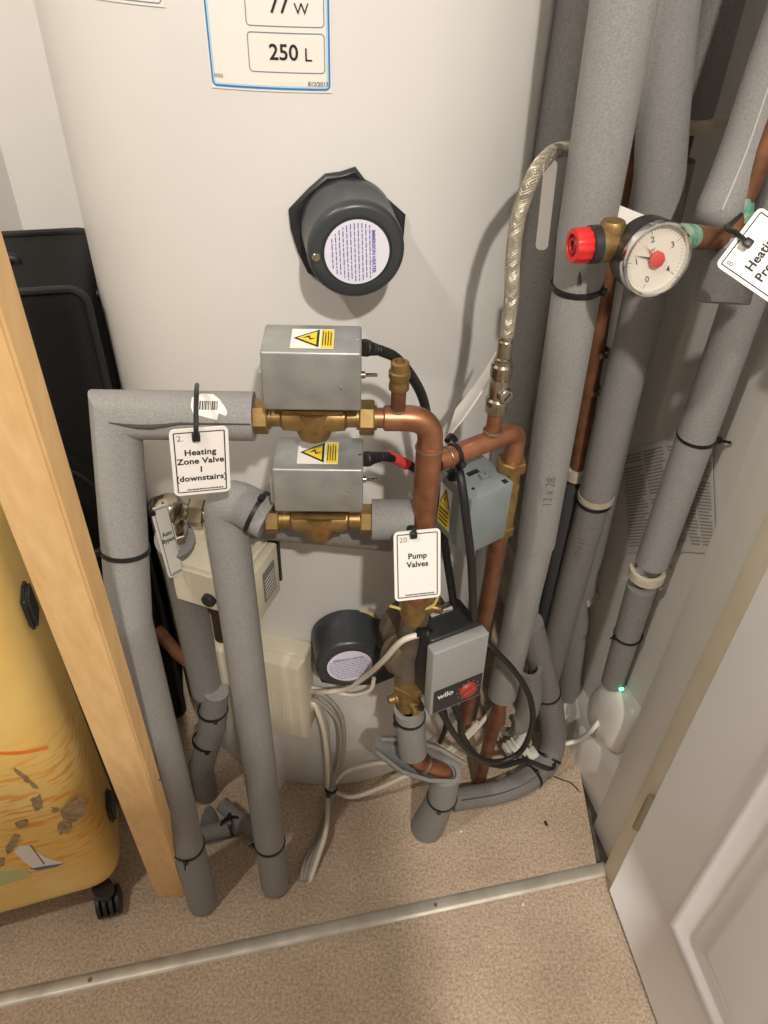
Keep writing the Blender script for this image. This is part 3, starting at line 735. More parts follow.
bl0 = Bc - UP * .040; bl1 = at(207, 690, .652)
fb = atz(212, 842, .004)
pts_ = [at(208, 672, .628), at(214, 702, .632), at(211, 726, .640), at(202, 752, .640)]
t = lag('dark grey foam lagged drop pipe under the nickel bypass valve', [([bl0, at(183, 570, .652), bl1], .0215, FOAMD),
    ([at(216, 690, .640), at(212, 726, .648)], [.0175, .0205], FOAMD), ([at(213, 722, .650), at(201, 770, .650)], [.0195, .0185], FOAMD), ([at(200, 764, .652), at(209, 806, .652)], .0185, FOAMD),
    ([at(209, 802, .652), fb], .0165, FOAMD)], loc=fb)
for (x, y, yy, r, d) in ((213, 709, .645, .0205, V((.05, 0, -1))), (206, 741, .650, .0195, V((-.3, -.2, -1))), (208, 803, .652, .0188, V((.2, 0, -1)))):
    tie(t, at(x, y, yy), d, r, V((.3, -.9, .2)), 0)
g = G(); g.tube([at(208, 684, .650), at(215, 704, .642)], .0105, 16); link('bare_copper', g, COPPERD, t)
g = G(); g.tube([at(158, 630, .72), at(176, 652, .69), at(196, 668, .655)], .009, 14); link('bare_copper', g, COPPERD, t)
# foam offcut bundled with a tie
oc = atz(232, 826, .020)
t = thing('foam_offcut', 'crossed grey foam offcuts tied together on the carpet behind the second pipe', 'foam offcut', oc)
g = G(); g.shell([oc + V((-.045, -.012, -.004)), oc + V((.030, .006, .000))], .0135, .006, .6, 5.6, 20); link('foam_piece', g, FOAMD, t)
g = G(); g.shell([oc + V((-.020, .030, .010)), oc + V((.040, -.014, .004))], .0120, .005, -.8, 4.4, 20); link('foam_piece', g, FOAMD, t)
tie(t, oc + V((0, 0, .006)), V((.9, .2, .1)), .0165, V((0, -.6, .8)), .012); tie(t, oc + V((0, 0, .006)), V((.3, -.9, .1)), .0165, V((0, -.3, 1)), 0)

# cream motorised valve head hanging on the bypass
cv = at(226, 570, .608)
ca = (E1 * cos(radians(-33)) + E2 * sin(radians(-33))); cb = UP.cross(ca)
t = thing('motorised_valve', 'cream plastic valve head with black knob behind the second pipe', 'valve', cv - UP * .04)
Wc, Dc, Hc = .094, .060, .078
o_ = cv - ca * Wc * .56 - cb * Dc / 2 - UP * Hc / 2
g = G()
sec = [(0, 0), (Dc, 0), (Dc, Hc), (Dc * .40, Hc), (.0, Hc * .74)]
bm = bmesh.new(); vs = [bm.verts.new(o_ + cb * a + UP * b) for a, b in sec] + [bm.verts.new(o_ + ca * Wc + cb * a + UP * b) for a, b in sec]
n5 = len(sec); bm.faces.new(vs[:n5][::-1]); bm.faces.new(vs[n5:])
for i in range(n5): bm.faces.new([vs[i], vs[(i + 1) % n5], vs[n5 + (i + 1) % n5], vs[n5 + i]])
bmesh.ops.recalc_face_normals(bm, faces=bm.faces); bmesh.ops.bevel(bm, geom=list(bm.edges), offset=.0035, segments=3, affect='EDGES'); g.frombm(bm)
hs = link('housing', g, CREAM, t)
g = G(); kc = o_ + ca * Wc * .50 + UP * Hc * .25; g.lathe(kc, -cb, [(-.002, .0085), (.005, .0080), (.006, .0070), (.006, 0)], 22); link('knob', g, BLACKP, t)
pl = o_ + ca * (Wc + .0006) + cb * Dc * .30 + UP * Hc * .18
g = G(); g.ppd(o_ + ca * Wc * 1.0 + cb * .002, ca * .010, cb * (Dc - .004), UP * (Hc * .95), .002); link('end_cover', g, CREAM, t)
g = G(); q = o_ + ca * (Wc + .0102) + cb * Dc * .34 + UP * Hc * .20; g.ppd(q, ca * .0006, cb * Dc * .44, UP * Hc * .56); pl = link('rating_plate', g, mat('grey_plate', (116, 116, 112), .5), t, smooth=False)
g = G()
for k in range(6):
    qq = q + ca * .0008 + cb * .002 + UP * (.004 + .0053 * k); g.face([qq, qq + cb * Dc * .38, qq + cb * Dc * .38 + UP * .0018, qq + UP * .0018])
link('small_print', g, LABELW, pl, smooth=False)
g = G(); g.ppd(o_ + cb * Dc + ca * (Wc - .006) + UP * .012, ca * .0165, cb * .004, UP * (Hc - .008), .001); link('back_plate', g, BLACKP, t)
g = G(); g.lathe(o_ + ca * Wc * .36 + cb * Dc * .5 + UP * .002, -UP, [(0, .0095), (.018, .0095), (.020, .0125), (.032, .0125), (.034, .0095), (.085, .0095)], 20); link('valve_stem', g, mat('dark_bronze', (70, 58, 46), .5, .5), t)

# cream junction box on the cylinder
jl, jr = tankth(ontank(228, 660)), tankth(ontank(315, 660)); jz1 = ontank(284, 634).z - .004; jz0 = ontank(300, 728).z + .034
jc = tankpt((jl + jr) / 2, (jz0 + jz1) / 2, .018); jn = tanknorm(jc); jx = UP.cross(jn).normalized()
Wj, Hj = (jr - jl) * TR, jz1 - jz0
t = thing('junction_box', 'cream double cable junction box fixed low on the cylinder', 'junction box', jc - UP * Hj / 2)
g = G(); g.box(jc - jn * .008, (Wj * .97, .030, Hj * .97), (jx, jn, UP), .004, 3); link('back_box', g, CREAM, t)
lo = jc + jn * .008
g = G()
rings = [(1.0, 0), (1.0, .003), (.90, .012), (.88, .013)]
vs = []; 
for (s_, off) in rings:
    ww = Wj / 2 - (1 - s_) * Wj * .5; hh = Hj / 2 - (1 - s_) * Wj * .8
    vs += [lo + jn * off + jx * a * ww + UP * b * hh for a, b in ((-1, -1), (1, -1), (1, 1), (-1, 1))]
fs = [[i * 4 + k, i * 4 + (k + 1) % 4, (i + 1) * 4 + (k + 1) % 4, (i + 1) * 4 + k] for i in range(3) for k in range(4)] + [[12, 13, 14, 15], [3, 2, 1, 0]]
g.add(vs, fs); lid = link('lid', g, CREAM, t)
fz = lo + jn * .0131
for b in (.27, -.27):
    g = G(); g.lathe(fz + UP * b * Hj + jx * Wj * .06, jn, [(-.001, .0022), (.0003, .0022), (.0003, 0)], 14); link('screw', g, mat('dark_screw', (70, 62, 50), .5), t)  # lid screws as small dark brown discs
g = G(); random.seed(2)
for cx_, wd, zz in ((.07, .028, .06), (.34, .010, .075)):
    for k in range(7 if wd > .02 else 3):
        L_ = random.uniform(.6, 1) * zz; x_ = Wj * cx_ - .010 + k * .0042
        g.box(fz + jx * x_ - UP * .012, (.0016, .0006, L_), (jx, jn, UP))
link('moulded_lettering', g, mat('cream_raised', (216, 208, 186), .4), lid)

# ================================================================== PUMP
Zp = at(434.3, 654.5, .530).z
pTL = at(434.3, 654.5, .530); pTR = atz(490, 633, Zp); pBL = at(433, 715, .528)
pux = (pTR - pTL).normalized(); pw = (pTR - pTL).length; pvy = (pTL - pBL); pvy = (pvy - pux * pvy.dot(pux)); phh = pvy.length; pvy = pvy.normalized(); pn = pux.cross(pvy)
if pn.dot(CAM - pTL) < 0: pn = -pn
PO = pTL - pvy * phh                                          # lower left of the cover's face
pm = thing('circulation_pump', 'heating circulation pump with light grey cover and red dial', 'pump', PO)
g = G(); g.ppd(PO - pn * .016, pux * pw, pvy * phh, pn * .016, .0022, 3); cov = link('cover', g, mat('pump_cover_grey', (150, 150, 148), .42), pm)
def pf(u, v, o=.0004): return PO + pux * pw * u + pvy * phh * v + pn * o
g = G(); g.prism([pf(.045, .035), pf(.955, .035), pf(.955, .395), pf(.045, .395)], pn * .0004); pan = link('control_panel', g, mat('panel_black', (40, 41, 44), .45), cov, smooth=False)
dc = pf(.69, .215, .0006); R_ = pw * .165
g = G(); g.lathe(dc, pn, [(0, R_), (.003, R_ * .94), (.004, R_ * .85), (.004, 0)], 30); dl_ = link('dial', g, mat('dial_red', (158, 58, 46), .45), cov)
g = G(); g.box(dc + pn * .0045, (R_ * 1.5, R_ * .34, .002), ((pux + pvy * .5).normalized(), (pvy - pux * .5).normalized(), pn), .0008); link('dial_grip', g, mat('dial_red', (158, 58, 46), .45), dl_)
g = G()
for k in range(11):
    a = radians(-60 + 30 * k); g.face([dc + pn * .0004 + (pux * cos(a) + pvy * sin(a)) * r_ + (pvy * cos(a) - pux * sin(a)) * w_ for r_, w_ in ((R_ * 1.12, -.0003), (R_ * 1.28, -.0003), (R_ * 1.28, .0003), (R_ * 1.12, .0003))])
link('dial_marks', g, LABELW, pan, smooth=False)
link('lettering', textg('wilo', pw * .17, planemap(pf(.26, .285, .0012), pux, pvy), 'CENTER', .03), LABELW, pan)
g = G(); g.ppd(PO - pn * .062 + pux * pw * .06 + pvy * phh * .06, pux * pw * .90, pvy * phh * .97, pn * .047, .004, 3); link('terminal_housing', g, BLACKP, pm)
g = G(); mc = PO + pux * pw * .42 + pvy * phh * .5 - pn * .060; g.lathe(mc, -pn, [(0, .036), (.030, .038), (.034, .044), (.044, .044)], 36); link('motor', g, mat('pump_casting', (92, 84, 74), .55, .3, (120, 108, 90), 40), pm)
# volute and its flanges on the vertical line through the pump
vp = at(408, 655, .585); lineX = lambda y: None
g = G(); g.lathe(vp - pn * .024, pn, [(0, .022), (.010, .030), (.026, .030), (.034, .026)], 30)
g.tube([at(417, 608, .575), vp, at(407, 698, .575)], .0155, 22); link('volute', g, mat('pump_casting', (74, 68, 60), .5, .35, (108, 96, 78), 50), pm)
g = G(); kk = PO + pux * pw * .10 + pvy * phh * 1.0 - pn * .030
kd2 = (pvy * .55 - pux * .8).normalized(); g.lathe(kk, kd2, [(-.004, .007), (.004, .007), (.005, .006), (.012, .0055), (.013, 0)], 18); link('cable_gland', g, BLACKRUB, pm)
g = G(); g.tube([PO + pux * pw * .3 + pvy * phh * 1.03 - pn * .05, PO + pux * pw * .7 + pvy * phh * 1.03 - pn * .05], .006, 10); link('terminal_screw', g, CHROME, pm)

# isolating valves above and below the pump
def gate(label, c, d, knobs, nuts=True):
    t = thing('gate_valve', label, 'valve', c, 'pump isolating valves')
    g = G(); g.lathe(c - d * .024, d, [(0, .0125), (.008, .0125), (.010, .0150), (.018, .0165), (.030, .0165), (.038, .0150), (.040, .0125), (.048, .0125)], 26); link('body', g, BRASS, t)
    g = G(); g.hexnut(c + d * .020, d, .036, .012); link('union_nut', g, BRASS, t)
    for (dv, L) in knobs:
        dv = dv.normalized(); g = G(); g.lathe(c + dv * .012, dv, [(0, .0075), (L * .4, .0070), (L * .5, .0055), (L, .0050), (L + .001, 0)], 18); link('spindle', g, BRASS, t)
    return t
gate('brass pump valve above the pump, half hidden by the pump valves tag', at(415, 604, .560), V((.05, 0, 1)).normalized(), [(V((.95, -.3, .1)), .018)])
lvp = at(408, 694, .572)
gate('brass pump valve below the pump with a small drain spindle', lvp, V((.02, 0, 1)).normalized(), [(V((.35, -.85, -.1)), .016), (V((-.9, -.4, 0)), .014)])
cw = G(); cw.tube(crom([at(390, 606, .56), at(412, 611, .55), at(432, 606, .55), at(439, 594, .565)], 6), .0016, 8)
whole('earth_wire', cw, mat('yellow_wire', (196, 178, 110), .5), 'thin yellowish earth wire looped under the pump valves tag', 'wire')

# foam below the pump: sleeve, split scoop over a copper elbow, foot sleeve on the carpet
q0 = at(409, 708, .572); q1 = at(413, 752, .570); q2 = at(445, 775, .582); q3 = atz(427, 827, .002)
t = thing('lagged_pipe', 'grey foam lagged pipe under the pump with a split elbow showing copper', 'pipe', q3, 'grey foam lagged pipes')
g = G(); g.shell([q0, q1], [.0190, .0185], .006, 0, 2 * pi, 26); link('foam_sleeve', g, FOAM, t)
tie(t, at(409.5, 716, .572), UP, .0190, V((-.8, -.6, 0)), 0)
g = G(); s0 = at(378, 745, .575); s1 = at(462, 772, .585); 
dsc = (s1 - s0).normalized(); g.shell([s0, at(405, 754, .578), at(432, 763, .582), s1], [.0120, .0260, .0260, .0150], .005, pi * .36, pi * 1.62, 26, up=V((-.12, -.62, .78))); link('split_elbow', g, FOAM, t)
g = G(); g.tube(fillet([at(411, 735, .572), at(414, 760, .574), at(446, 772, .584), q2 - UP * .05], .012, 6), .0115, 20); link('bare_copper', g, COPPER, t)
g = G(); g.torus(at(424, 764, .577), (at(446, 772, .584) - at(414, 760, .574)), .0118, .003); link('solder_ring', g, SOLDER, t)
qa = q2 + V((.001, 0, .006)); dq = (q3 - qa).normalized()
g = G(); qm = at(442, 797, .588); g.shell([qa, qm], [.0205, .0210], .006, 0, 2 * pi, 26); link('foam_sleeve', g, FOAM, t)
g = G(); g.tube([qm, q3], [.0212, .0262], 26); link('foam_sleeve', g, FOAM, t)
tie(t, qm, dq, .0213, V((-.2, -1, .1)), 0)
# floor run: from behind the foot, along the carpet, bending up beside the skirting
r0_ = atz(452, 800, .021); r1_ = atz(505, 790, .022); r2_ = atz(540, 770, .024); r3_ = at(553, 742, .735); r4_ = at(549, 700, .730); r5_ = at(530, 622, .700)
t = thing('lagged_pipe', 'grey foam lagged pipe lying along the carpet and bending up at the skirting', 'pipe', r1_, 'grey foam lagged pipes')
rp = crom([r0_, r1_, r2_, r3_, r4_, r5_], 8)
g = G(); g.tube(rp[:17], [.0185] * 9 + [.0195] * 8, 24); link('foam_sleeve', g, FOAMD, t)
g = G(); g.tube(rp[16:33], .0205, 24); link('foam_sleeve', g, FOAMD, t)
g = G(); g.tube(rp[32:], [.0200, .0195, .0195, .0190, .0190, .0190, .0185, .0180, .0175], 24); link('foam_sleeve', g, FOAMD, t)
g = G()
ln = []
for i in range(1, 16):
    p = rp[i]; d = (rp[i + 1] - rp[i - 1]).normalized(); s_ = V((-.1, -.62, .78)); s_ = (s_ - d * s_.dot(d)).normalized(); ln.append(p + s_ * .0188)
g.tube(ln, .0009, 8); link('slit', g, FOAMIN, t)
for i in (14, 20, 33):
    tie(t, rp[i], rp[i + 1] - rp[i - 1], (.0195, .0206, .0196)[(14, 20, 33).index(i)], V((-.6, -.6, .5)), .006)

# ================================================================== RISERS ON THE RIGHT
def vert(x, y, Y, z0, z1):
    p = at(x, y, Y); return V((p.x, p.y, z0)), V((p.x, p.y, z1))
# E: the dark riser between cylinder and thick riser
a, b = vert(563, 110, .785, .06, 1.62)
lag('dark grey foam lagged riser close beside the cylinder behind the braided hose', [([a, b], .0205, FOAMD)])
# A: the thick front riser
A_t = at(624, 0, .65); A_t = A_t + (A_t - at(577, 285, .65)) * .9; A_j = at(577, 288, .65); A_s = at(536, 543, .652); A_b = at(502, 694, .655)
t = thing('lagged_pipe', 'thick grey foam lagged riser in front with a black tie beside the gauge', 'pipe', A_b, 'grey foam lagged pipes')
g = G(); g.tube([A_j + V((0, 0, -.001)), A_j + (A_t - A_j) * .12, A_t], [.0212, .0236, .0240], 28); link('foam_sleeve', g, FOAM, t)
g = G(); g.tube([A_s, A_j - V((0, 0, .002))], .0214, 28); link('foam_sleeve', g, FOAM, t)
g = G(); g.shell([A_b, A_s + V((0, 0, .004))], .0200, .006, 0, 2 * pi, 28); link('foam_sleeve', g, FOAM, t)
dA = (A_t - A_j).normalized(); tie(t, at(577, 286, .65), dA, .0219, V((.85, -.5, 0)), 0)
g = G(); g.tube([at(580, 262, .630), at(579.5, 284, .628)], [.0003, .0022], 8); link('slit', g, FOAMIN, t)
g = G(); g.tube([A_b + V((0, 0, .05)), A_b - V((0, 0, .03)), at(499, 722, .66)], .0098, 18); link('bare_copper', g, COPPERD, t)
fE = atz(505, 745, .004)
g = G(); g.shell(crom([at(530, 668, .690), at(530, 700, .692), at(520, 722, .690), at(506, 724, .680)], 5), .0170, .006, .9, 4.6, 18); link('elbow_foam', g, FOAMD, t)
g = G(); g.tube([A_b - V((0, 0, .02)), V((A_b.x, A_b.y + .03, .01))], .0098, 16); link('bare_copper', g, COPPERD, t)
# bare copper riser
cz = at(606, 230, .80)
c_t = at(640, 60, .80); c_b = at(577, 472, .80)
t = thing('copper_pipe', 'bare brown copper riser between the two thick lagged risers', 'pipe', c_b)
g = G(); g.tube([c_b - (c_t - c_b).normalized() * .02, c_t + (c_t - c_b) * .9], .0105, 20); link('pipe_run', g, COPPERD, t)
dcu = (c_t - c_b).normalized()
for q in ((601, 352), (593, 390)):
    g = G(); g.ring(at(*q, .80), dcu, .0100, .006, .0010); link('solder_ring', g, SOLDER, t)
g = G(); g.tube([at(574, 482, .80), at(535, 690, .80)], .0165, 20); link('foam_sleeve', g, mat('dark_foam', (62, 62, 64), .85), t)
g = G(); g.ring(c_b, dcu, .0100, .016, .005); link('collar', g, CLIP, t)
# B
B_pts = [at(688, -120, .77), at(672, 0, .77), at(664, 96, .765), at(656, 220, .758), at(639.5, 320, .760), at(617, 405, .765), at(597, 492, .770)]
t = thing('lagged_pipe', 'grey foam lagged riser behind the gauge with a cream collar lower down', 'pipe', at(545, 700, .78), 'grey foam lagged pipes')
g = G(); g.tube(crom(B_pts, 5), [.0235] * 16 + [.0222] * 15, 26); link('foam_sleeve', g, FOAM, t)
g = G(); g.tube([at(594, 500, .772), at(554, 650, .780), at(535, 722, .785)], .0205, 26); link('foam_sleeve', g, FOAMD, t)
dB = (B_pts[-2] - B_pts[-1]).normalized()
g = G(); g.ring(at(596, 495.5, .771), dB, .0150, .008, .0082); link('collar', g, CLIP, t); 
g = G(); g.ring(at(594.5, 501, .772), dB, .0150, .003, .0075); link('collar', g, BLACKRUB, t)
def ptext(s_, path_a, path_b, u, R, size, m, parent, ang=0.0, bold=.0):
    d = (path_b - path_a).normalized(); c = path_a.lerp(path_b, u); n = CAM - c; n = (n - d * n.dot(d)).normalized(); s = d.cross(n)
    n2 = n * cos(ang) + s * sin(ang); s2 = d.cross(n2)
    def mp(x, y):
        a = y / R; return c + d * x + (n2 * cos(a) - s2 * sin(a)) * (R + .0004)
    link('lettering', textg(s_, size, mp, 'CENTER', bold), m, parent)
FINK = mat('faded_foam_ink', (98, 96, 93), .8)
ptext('13 x 28', A_s, A_j, .30, .0216, .013, FINK, t, .25)
ptext('13 x 22', at(594, 500, .772), at(554, 650, .780), .22, .0207, .012, FINK, t, .1)
# C and its foot
C0, C1 = vert(718, 0, .83, .20, 1.62)
t = thing('lagged_pipe', 'grey foam lagged riser nearest the wall held by a cream pipe clip', 'pipe', at(567, 697, .83), 'grey foam lagged pipes')
cz_ = at(700, 128, C0.y).z
g = G(); g.tube([V((C0.x, C0.y, cz_)), C1], .0235, 26); link('foam_sleeve', g, FOAMD, t)
g = G(); g.tube([at(582, 592, .815), V((C0.x, C0.y, cz_ - .03))], .0185, 24); link('foam_sleeve', g, FOAMD, t)
g = G(); g.tube([at(583, 598, .812), at(578, 620, .812), at(568, 694, .806)], [.0050, .0165, .0205], 24); link('foam_sleeve', g, FOAMD, t)
g = G(); g.tube([V((C0.x, C0.y, cz_ - .04)), V((C0.x, C0.y, cz_ + .01))], .0110, 16); link('bare_copper', g, mat('red_copper', (112, 52, 46), .5, .3), t)
# D with the torn sleeve round the gauge tee
D_lo = at(613, 682, .715); D_c = at(649, 571, .705)
Dv0, Dv1 = vert(737, 320, .695, .2, 1.6)
D_hi = V((Dv0.x, Dv0.y, 1.60))
dD = (D_c - D_lo).normalized()
t = thing('lagged_pipe', 'grey foam lagged riser on the right wall clamped by a pale pipe ring', 'pipe', D_lo, 'grey foam lagged pipes')
g = G(); g.tube([at(652, 562, .702), at(737, 320, .695), D_hi], .0203, 26); link('foam_sleeve', g, FOAM, t)
g = G(); g.tube([D_lo, at(642, 585, .706)], [.0170, .0188], 26); link('foam_sleeve', g, FOAMD, t)
dU = (at(737, 320, .695) - at(652, 562, .702)).normalized()
tie(t, at(697, 436, .6985), dU, .0203, V((.95, -.3, 0)), .010); tie(t, at(628, 634, .711), dD, .0185, V((-.95, -.3, 0)), .004)
# G: the sleeve over the gauge riser, standing off its copper
t = thing('lagged_pipe', 'grey foam sleeve bulging off its copper pipe above the pressure gauge', 'pipe', at(722, 300, .64), 'grey foam lagged pipes')
Gp = [at(850, -150, .700), at(797, 0, .700), at(768, 80, .698), at(744, 150, .692), at(722, 204, .680), at(711, 227, .668)]
g = G(); g.tube(crom(Gp, 5), [.0195] * 22 + [.0185, .0172, .0145, .0070], 26); link('foam_sleeve', g, FOAM, t)
g = G(); g.tube([at(733, 238, .662), at(729, 262, .655), at(722, 303, .640)], [.0160, .0245, .0230], 24); link('torn_sleeve', g, FOAM, t)
g = G(); g.tube([at(862, -60, .690), at(790, 90, .680), at(741, 205, .676), at(728, 244, .668)], .0095, 18); link('bare_copper', g, COPPERD, t)
g = G(); g.lathe(at(741, 206, .676), V((.2, -.1, -1)), [(-.008, .0104), (.012, .0106)], 16); link('verdigris_joint', g, VERD, t)
sm = [p + (V((-.25, -.9, .3)).normalized()) * .0193 for p in crom(Gp, 5)[4:22]]
g = G(); g.tube(sm, .0008, 6); link('slit', g, mat('light_edge', (186, 182, 174), .7), t)

# ================================================================== GAUGE AND RELIEF VALVE
gc = at(658, 260.5, .575)
vd = (CAM - gc).normalized()
gn = (vd + _r * .62 - _u * .36).normalized()
gx = (_r * .90 + _u * .44); gx = (gx - gn * gx.dot(gn)).normalized(); gy = gn.cross(gx)
GR = .0285
gt = thing('pressure_gauge', 'round pressure gauge with white dial and red hub on the verdigris tee', 'pressure gauge', gc - gn * .03)
g = G(); g.lathe(gc - gn * .027, gn, [(0, GR * .90), (.003, GR * .97), (.020, GR * 1.0), (.0225, GR * 1.0), (.0225, 0)], 48); link('case', g, BLACKP, gt)
g = G(); g.lathe_closed(gc - gn * .0055, gn, [(0, GR * 1.01), (.004, GR * 1.015), (.0060, GR * .99), (.0064, GR * .94), (.0058, GR * .90), (.0010, GR * .885), (0, GR * .9)], 56); link('bezel', g, CHROME, gt)
g = G(); g.lathe(gc - gn * .0046, gn, [(0, GR * .90), (.0008, GR * .90), (.0008, 0)], 48); dlg = link('dial', g, mat('dial_white', (222, 214, 200), .45), gt)
db = gc - gn * .0036
def gp_(r, a, o=0.0): return db + gx * (GR * r * cos(a)) + gy * (GR * r * sin(a)) + gn * o
g = G(); 
for k in range(41):
    a = radians(236 - 292 * k / 40); r0__ = .70 if k % 10 == 0 else .76; w = .010 if k % 10 == 0 else .005
    ta = w; g.face([gp_(r0__, a - ta), gp_(.83, a - ta * .85), gp_(.83, a + ta * .85), gp_(r0__, a + ta)])
link('scale_marks', g, INK, dlg, smooth=False)
for i, s_ in enumerate('01234'):
    a = radians(236 - 292 * i / 4); c = gp_(.56, a)
    link('numeral', textg(s_, GR * .24, planemap(c, gx, gy), 'CENTER', .01), INK, dlg)
link('lettering', textg('bar', GR * .15, planemap(gp_(.30, radians(100)), gx, gy)), INK, dlg)
def needle(ang, L, m, w, o, nm):
    g = G(); a = radians(ang); g.prism([gp_(.0, a + 1.57, o) + (gp_(.02, a + 1.57) - db) * w, gp_(L, a, o), gp_(.0, a - 1.57, o) + (gp_(.02, a - 1.57) - db) * w], gn * .0003); link(nm, g, m, gt, smooth=False)
def img_ang(px, py):
    d = onplane(px, py, db, gn) - db; return math.degrees(atan2(d.dot(gy), d.dot(gx)))
needle(img_ang(634, 255), .70, INK, 1.6, .0012, 'needle'); needle(img_ang(645, 246), .66, RED, 1.2, .0018, 'set_needle')
g = G(); g.lathe(db + gn * .0006, gn, [(0, GR * .24), (.003, GR * .22), (.0036, GR * .18), (.0036, 0)], 8); link('hub', g, mat('hub_red', (196, 70, 66), .4), gt)
g = G(); g.lathe(gc + gn * .0002, gn, [(0, GR * .90), (.0006, GR * .90), (.0006, 0)], 40)
GL = bpy.data.materials.new('thin_lens'); GL.use_nodes = True; nt = GL.node_tree; nt.nodes.clear()
o_m = nt.nodes.new('ShaderNodeOutputMaterial'); tr = nt.nodes.new('ShaderNodeBsdfTransparent'); gl_ = nt.nodes.new('ShaderNodeBsdfGlossy'); gl_.inputs['Roughness'].default_value = .06
mx = nt.nodes.new('ShaderNodeMixShader'); mx.inputs['Fac'].default_value = .06
nt.links.new(tr.outputs[0], mx.inputs[1]); nt.links.new(gl_.outputs[0], mx.inputs[2]); nt.links.new(mx.outputs[0], o_m.inputs['Surface'])
link('lens', g, GL, gt)
# tee going green, back to the riser
t0 = gc - gn * .030; te = at(735, 240, .668); tm = at(700, 237, .640)
tt = thing('copper_tee', 'corroded copper tee crusted green between the gauge and the riser', 'pipe fitting', te)
random.seed(11)
tp_ = crom([at(668, 238, .602), at(684, 237, .622), tm, te], 6)
g = G(); g.tube(tp_, [.0075, .0095, .0088, .0105, .0092, .0108, .0095, .0105, .0090, .0100, .0088, .0098, .0090, .0094, .0085, .009, .008, .008, .008][:len(tp_)], 18); link('crusted_branch', g, VERD, tt)
g = G(); g.tube([tp_[10], te], .0096, 18); link('bare_copper', g, COPPERD, tt)
# relief valve
rv0 = at(621, 243, .598); rv1 = at(569, 246, .588); rd = (rv1 - rv0).normalized()
rv = thing('relief_valve', 'brass pressure relief valve with red cap left of the gauge', 'relief valve', rv0)
g = G(); g.lathe(rv0, rd, [(-.008, .0080), (0, .0090), (.003, .0125), (.016, .0140), (.020, .0140)], 28)
g.tube([rv0 - rd * .002, at(640, 240, .600)], .0090, 18)
ud = at(612, 222, .60) - at(612, 240, .60); g.lathe(rv0 + rd * .010, UP, [(.004, .0100), (.015, .0100), (.018, .0085), (.019, 0)], 20); link('body', g, BRASS, rv)
g = G(); g.lathe(rv0 + rd * .020, rd, [(0, .0145), (.007, .0145), (.008, .0130)], 30); link('collar', g, BLACKP, rv)
rc = rv0 + rd * .0275; Lc = .0135
g = G(); vs = []; fs = []; nn = 48; x_, y_ = perp(rd)
prof = [(0, .0128), (.001, .0136), (Lc - .002, .0134), (Lc, .0124), (Lc + .0002, .0088), (Lc - .003, .0080), (Lc - .003, 0.0001)]
for h, r in prof:
    for k in range(nn):
        a = 2 * pi * k / nn; rr = r * (1 - (.05 if (k // 2) % 2 and h < Lc and r > .012 else 0)); vs.append(rc + rd * h + x_ * rr * cos(a) + y_ * rr * sin(a))
for i in range(len(prof) - 1):
    for k in range(nn): fs.append([i * nn + k, i * nn + (k + 1) % nn, (i + 1) * nn + (k + 1) % nn, (i + 1) * nn + k])
g.add(vs, fs); link('cap', g, RED, rv)
g = G(); g.torus(rc + rd * (Lc - .0012), rd, .0052, .0014, 24, 6); link('cap_moulding', g, mat('deep_red', (150, 26, 28), .45), rv)

# ================================================================== TAGS
TG = 'printed white valve tags'
def tag(label, TL, TRc, BL, num, lines, fsz=.105, tiepts=None, urltext=True, th=.0012, border=True, numfs=.12, m=TAGW, skew=False):
    ux = (TRc - TL); w = ux.length; ux.normalize(); vy = TL - BL; vy = vy - ux * vy.dot(ux) * (0 if skew else 1); h = vy.length; vy.normalize(); n = ux.cross(vy).normalized()
    c = TL + ux * w / 2 - vy * h / 2
    t = thing('valve_tag', label, 'tag', c - vy * h / 2, TG)
    g = G(); g.prism([c + ux * a + vy * b - n * th for a, b in rrect(w, h, .0045)], n * th); pl = link('plate', g, m, t, sharp=25)
    mf = planemap(c, ux, vy, n * .0003)
    if border: link('border', frameg(w - .0056, h - .0056, .0012, .0009, mf), INK, pl, smooth=False)
    def tx(s_, x, y, size, mm=INK, al='CENTER', bold=.012): link('lettering', textg(s_, size, planemap(c + ux * x + vy * y, ux, vy, n * .0003), al, bold, 1.05), mm, pl, smooth=False)
    if num: tx(num, -w / 2 + .0052, h / 2 - .0085, w * numfs * 1.35, INKG, 'LEFT', .0)
    L = len(lines)
    for i, s_ in enumerate(lines): tx(s_, 0, h * (-.045 if L > 2 else .075) - (i - (L - 1) / 2) * w * fsz * 1.22, w * fsz * 1.12, INK, 'CENTER', .028)
    if urltext:
        g = G(); random.seed(len(label)); x = -w * .27
        while x < w * .36:
            d = random.uniform(.0008, .0022); g.face([mf(x, -h / 2 + .0048), mf(x + d, -h / 2 + .0048), mf(x + d, -h / 2 + .0060), mf(x, -h / 2 + .0060)]); x += d + .0004
        link('small_print', g, INK, pl, smooth=False)
    if tiepts:
        g = G(); g.tube(crom(tiepts, 5), .0020, 8); e = tiepts[-1]; g.box(e, (.0065, .0065, .005), (ux, vy, n), .001); link('cable_tie', g, BLACKTIE, t)
    return t, c, ux, vy, n, w, h
Y2 = P1c.y - FR - .004 + .030
tg2 = [at(168.5, 430.5, .492), at(228, 426, .492 + .014), at(179.5, 496, .490)]
hole = at(196, 437, .4955)
tag('white zone valve tag numbered 2 hanging from the upper left lagged pipe', *tg2, '2.', ['Heating', 'Zone Valve', '1', '(downstairs)'], .150,
    [at(197, 385, .545), at(196.5, 392, .520), at(196, 405, .507), at(196, 420, .499), at(196, 430, .494), hole])
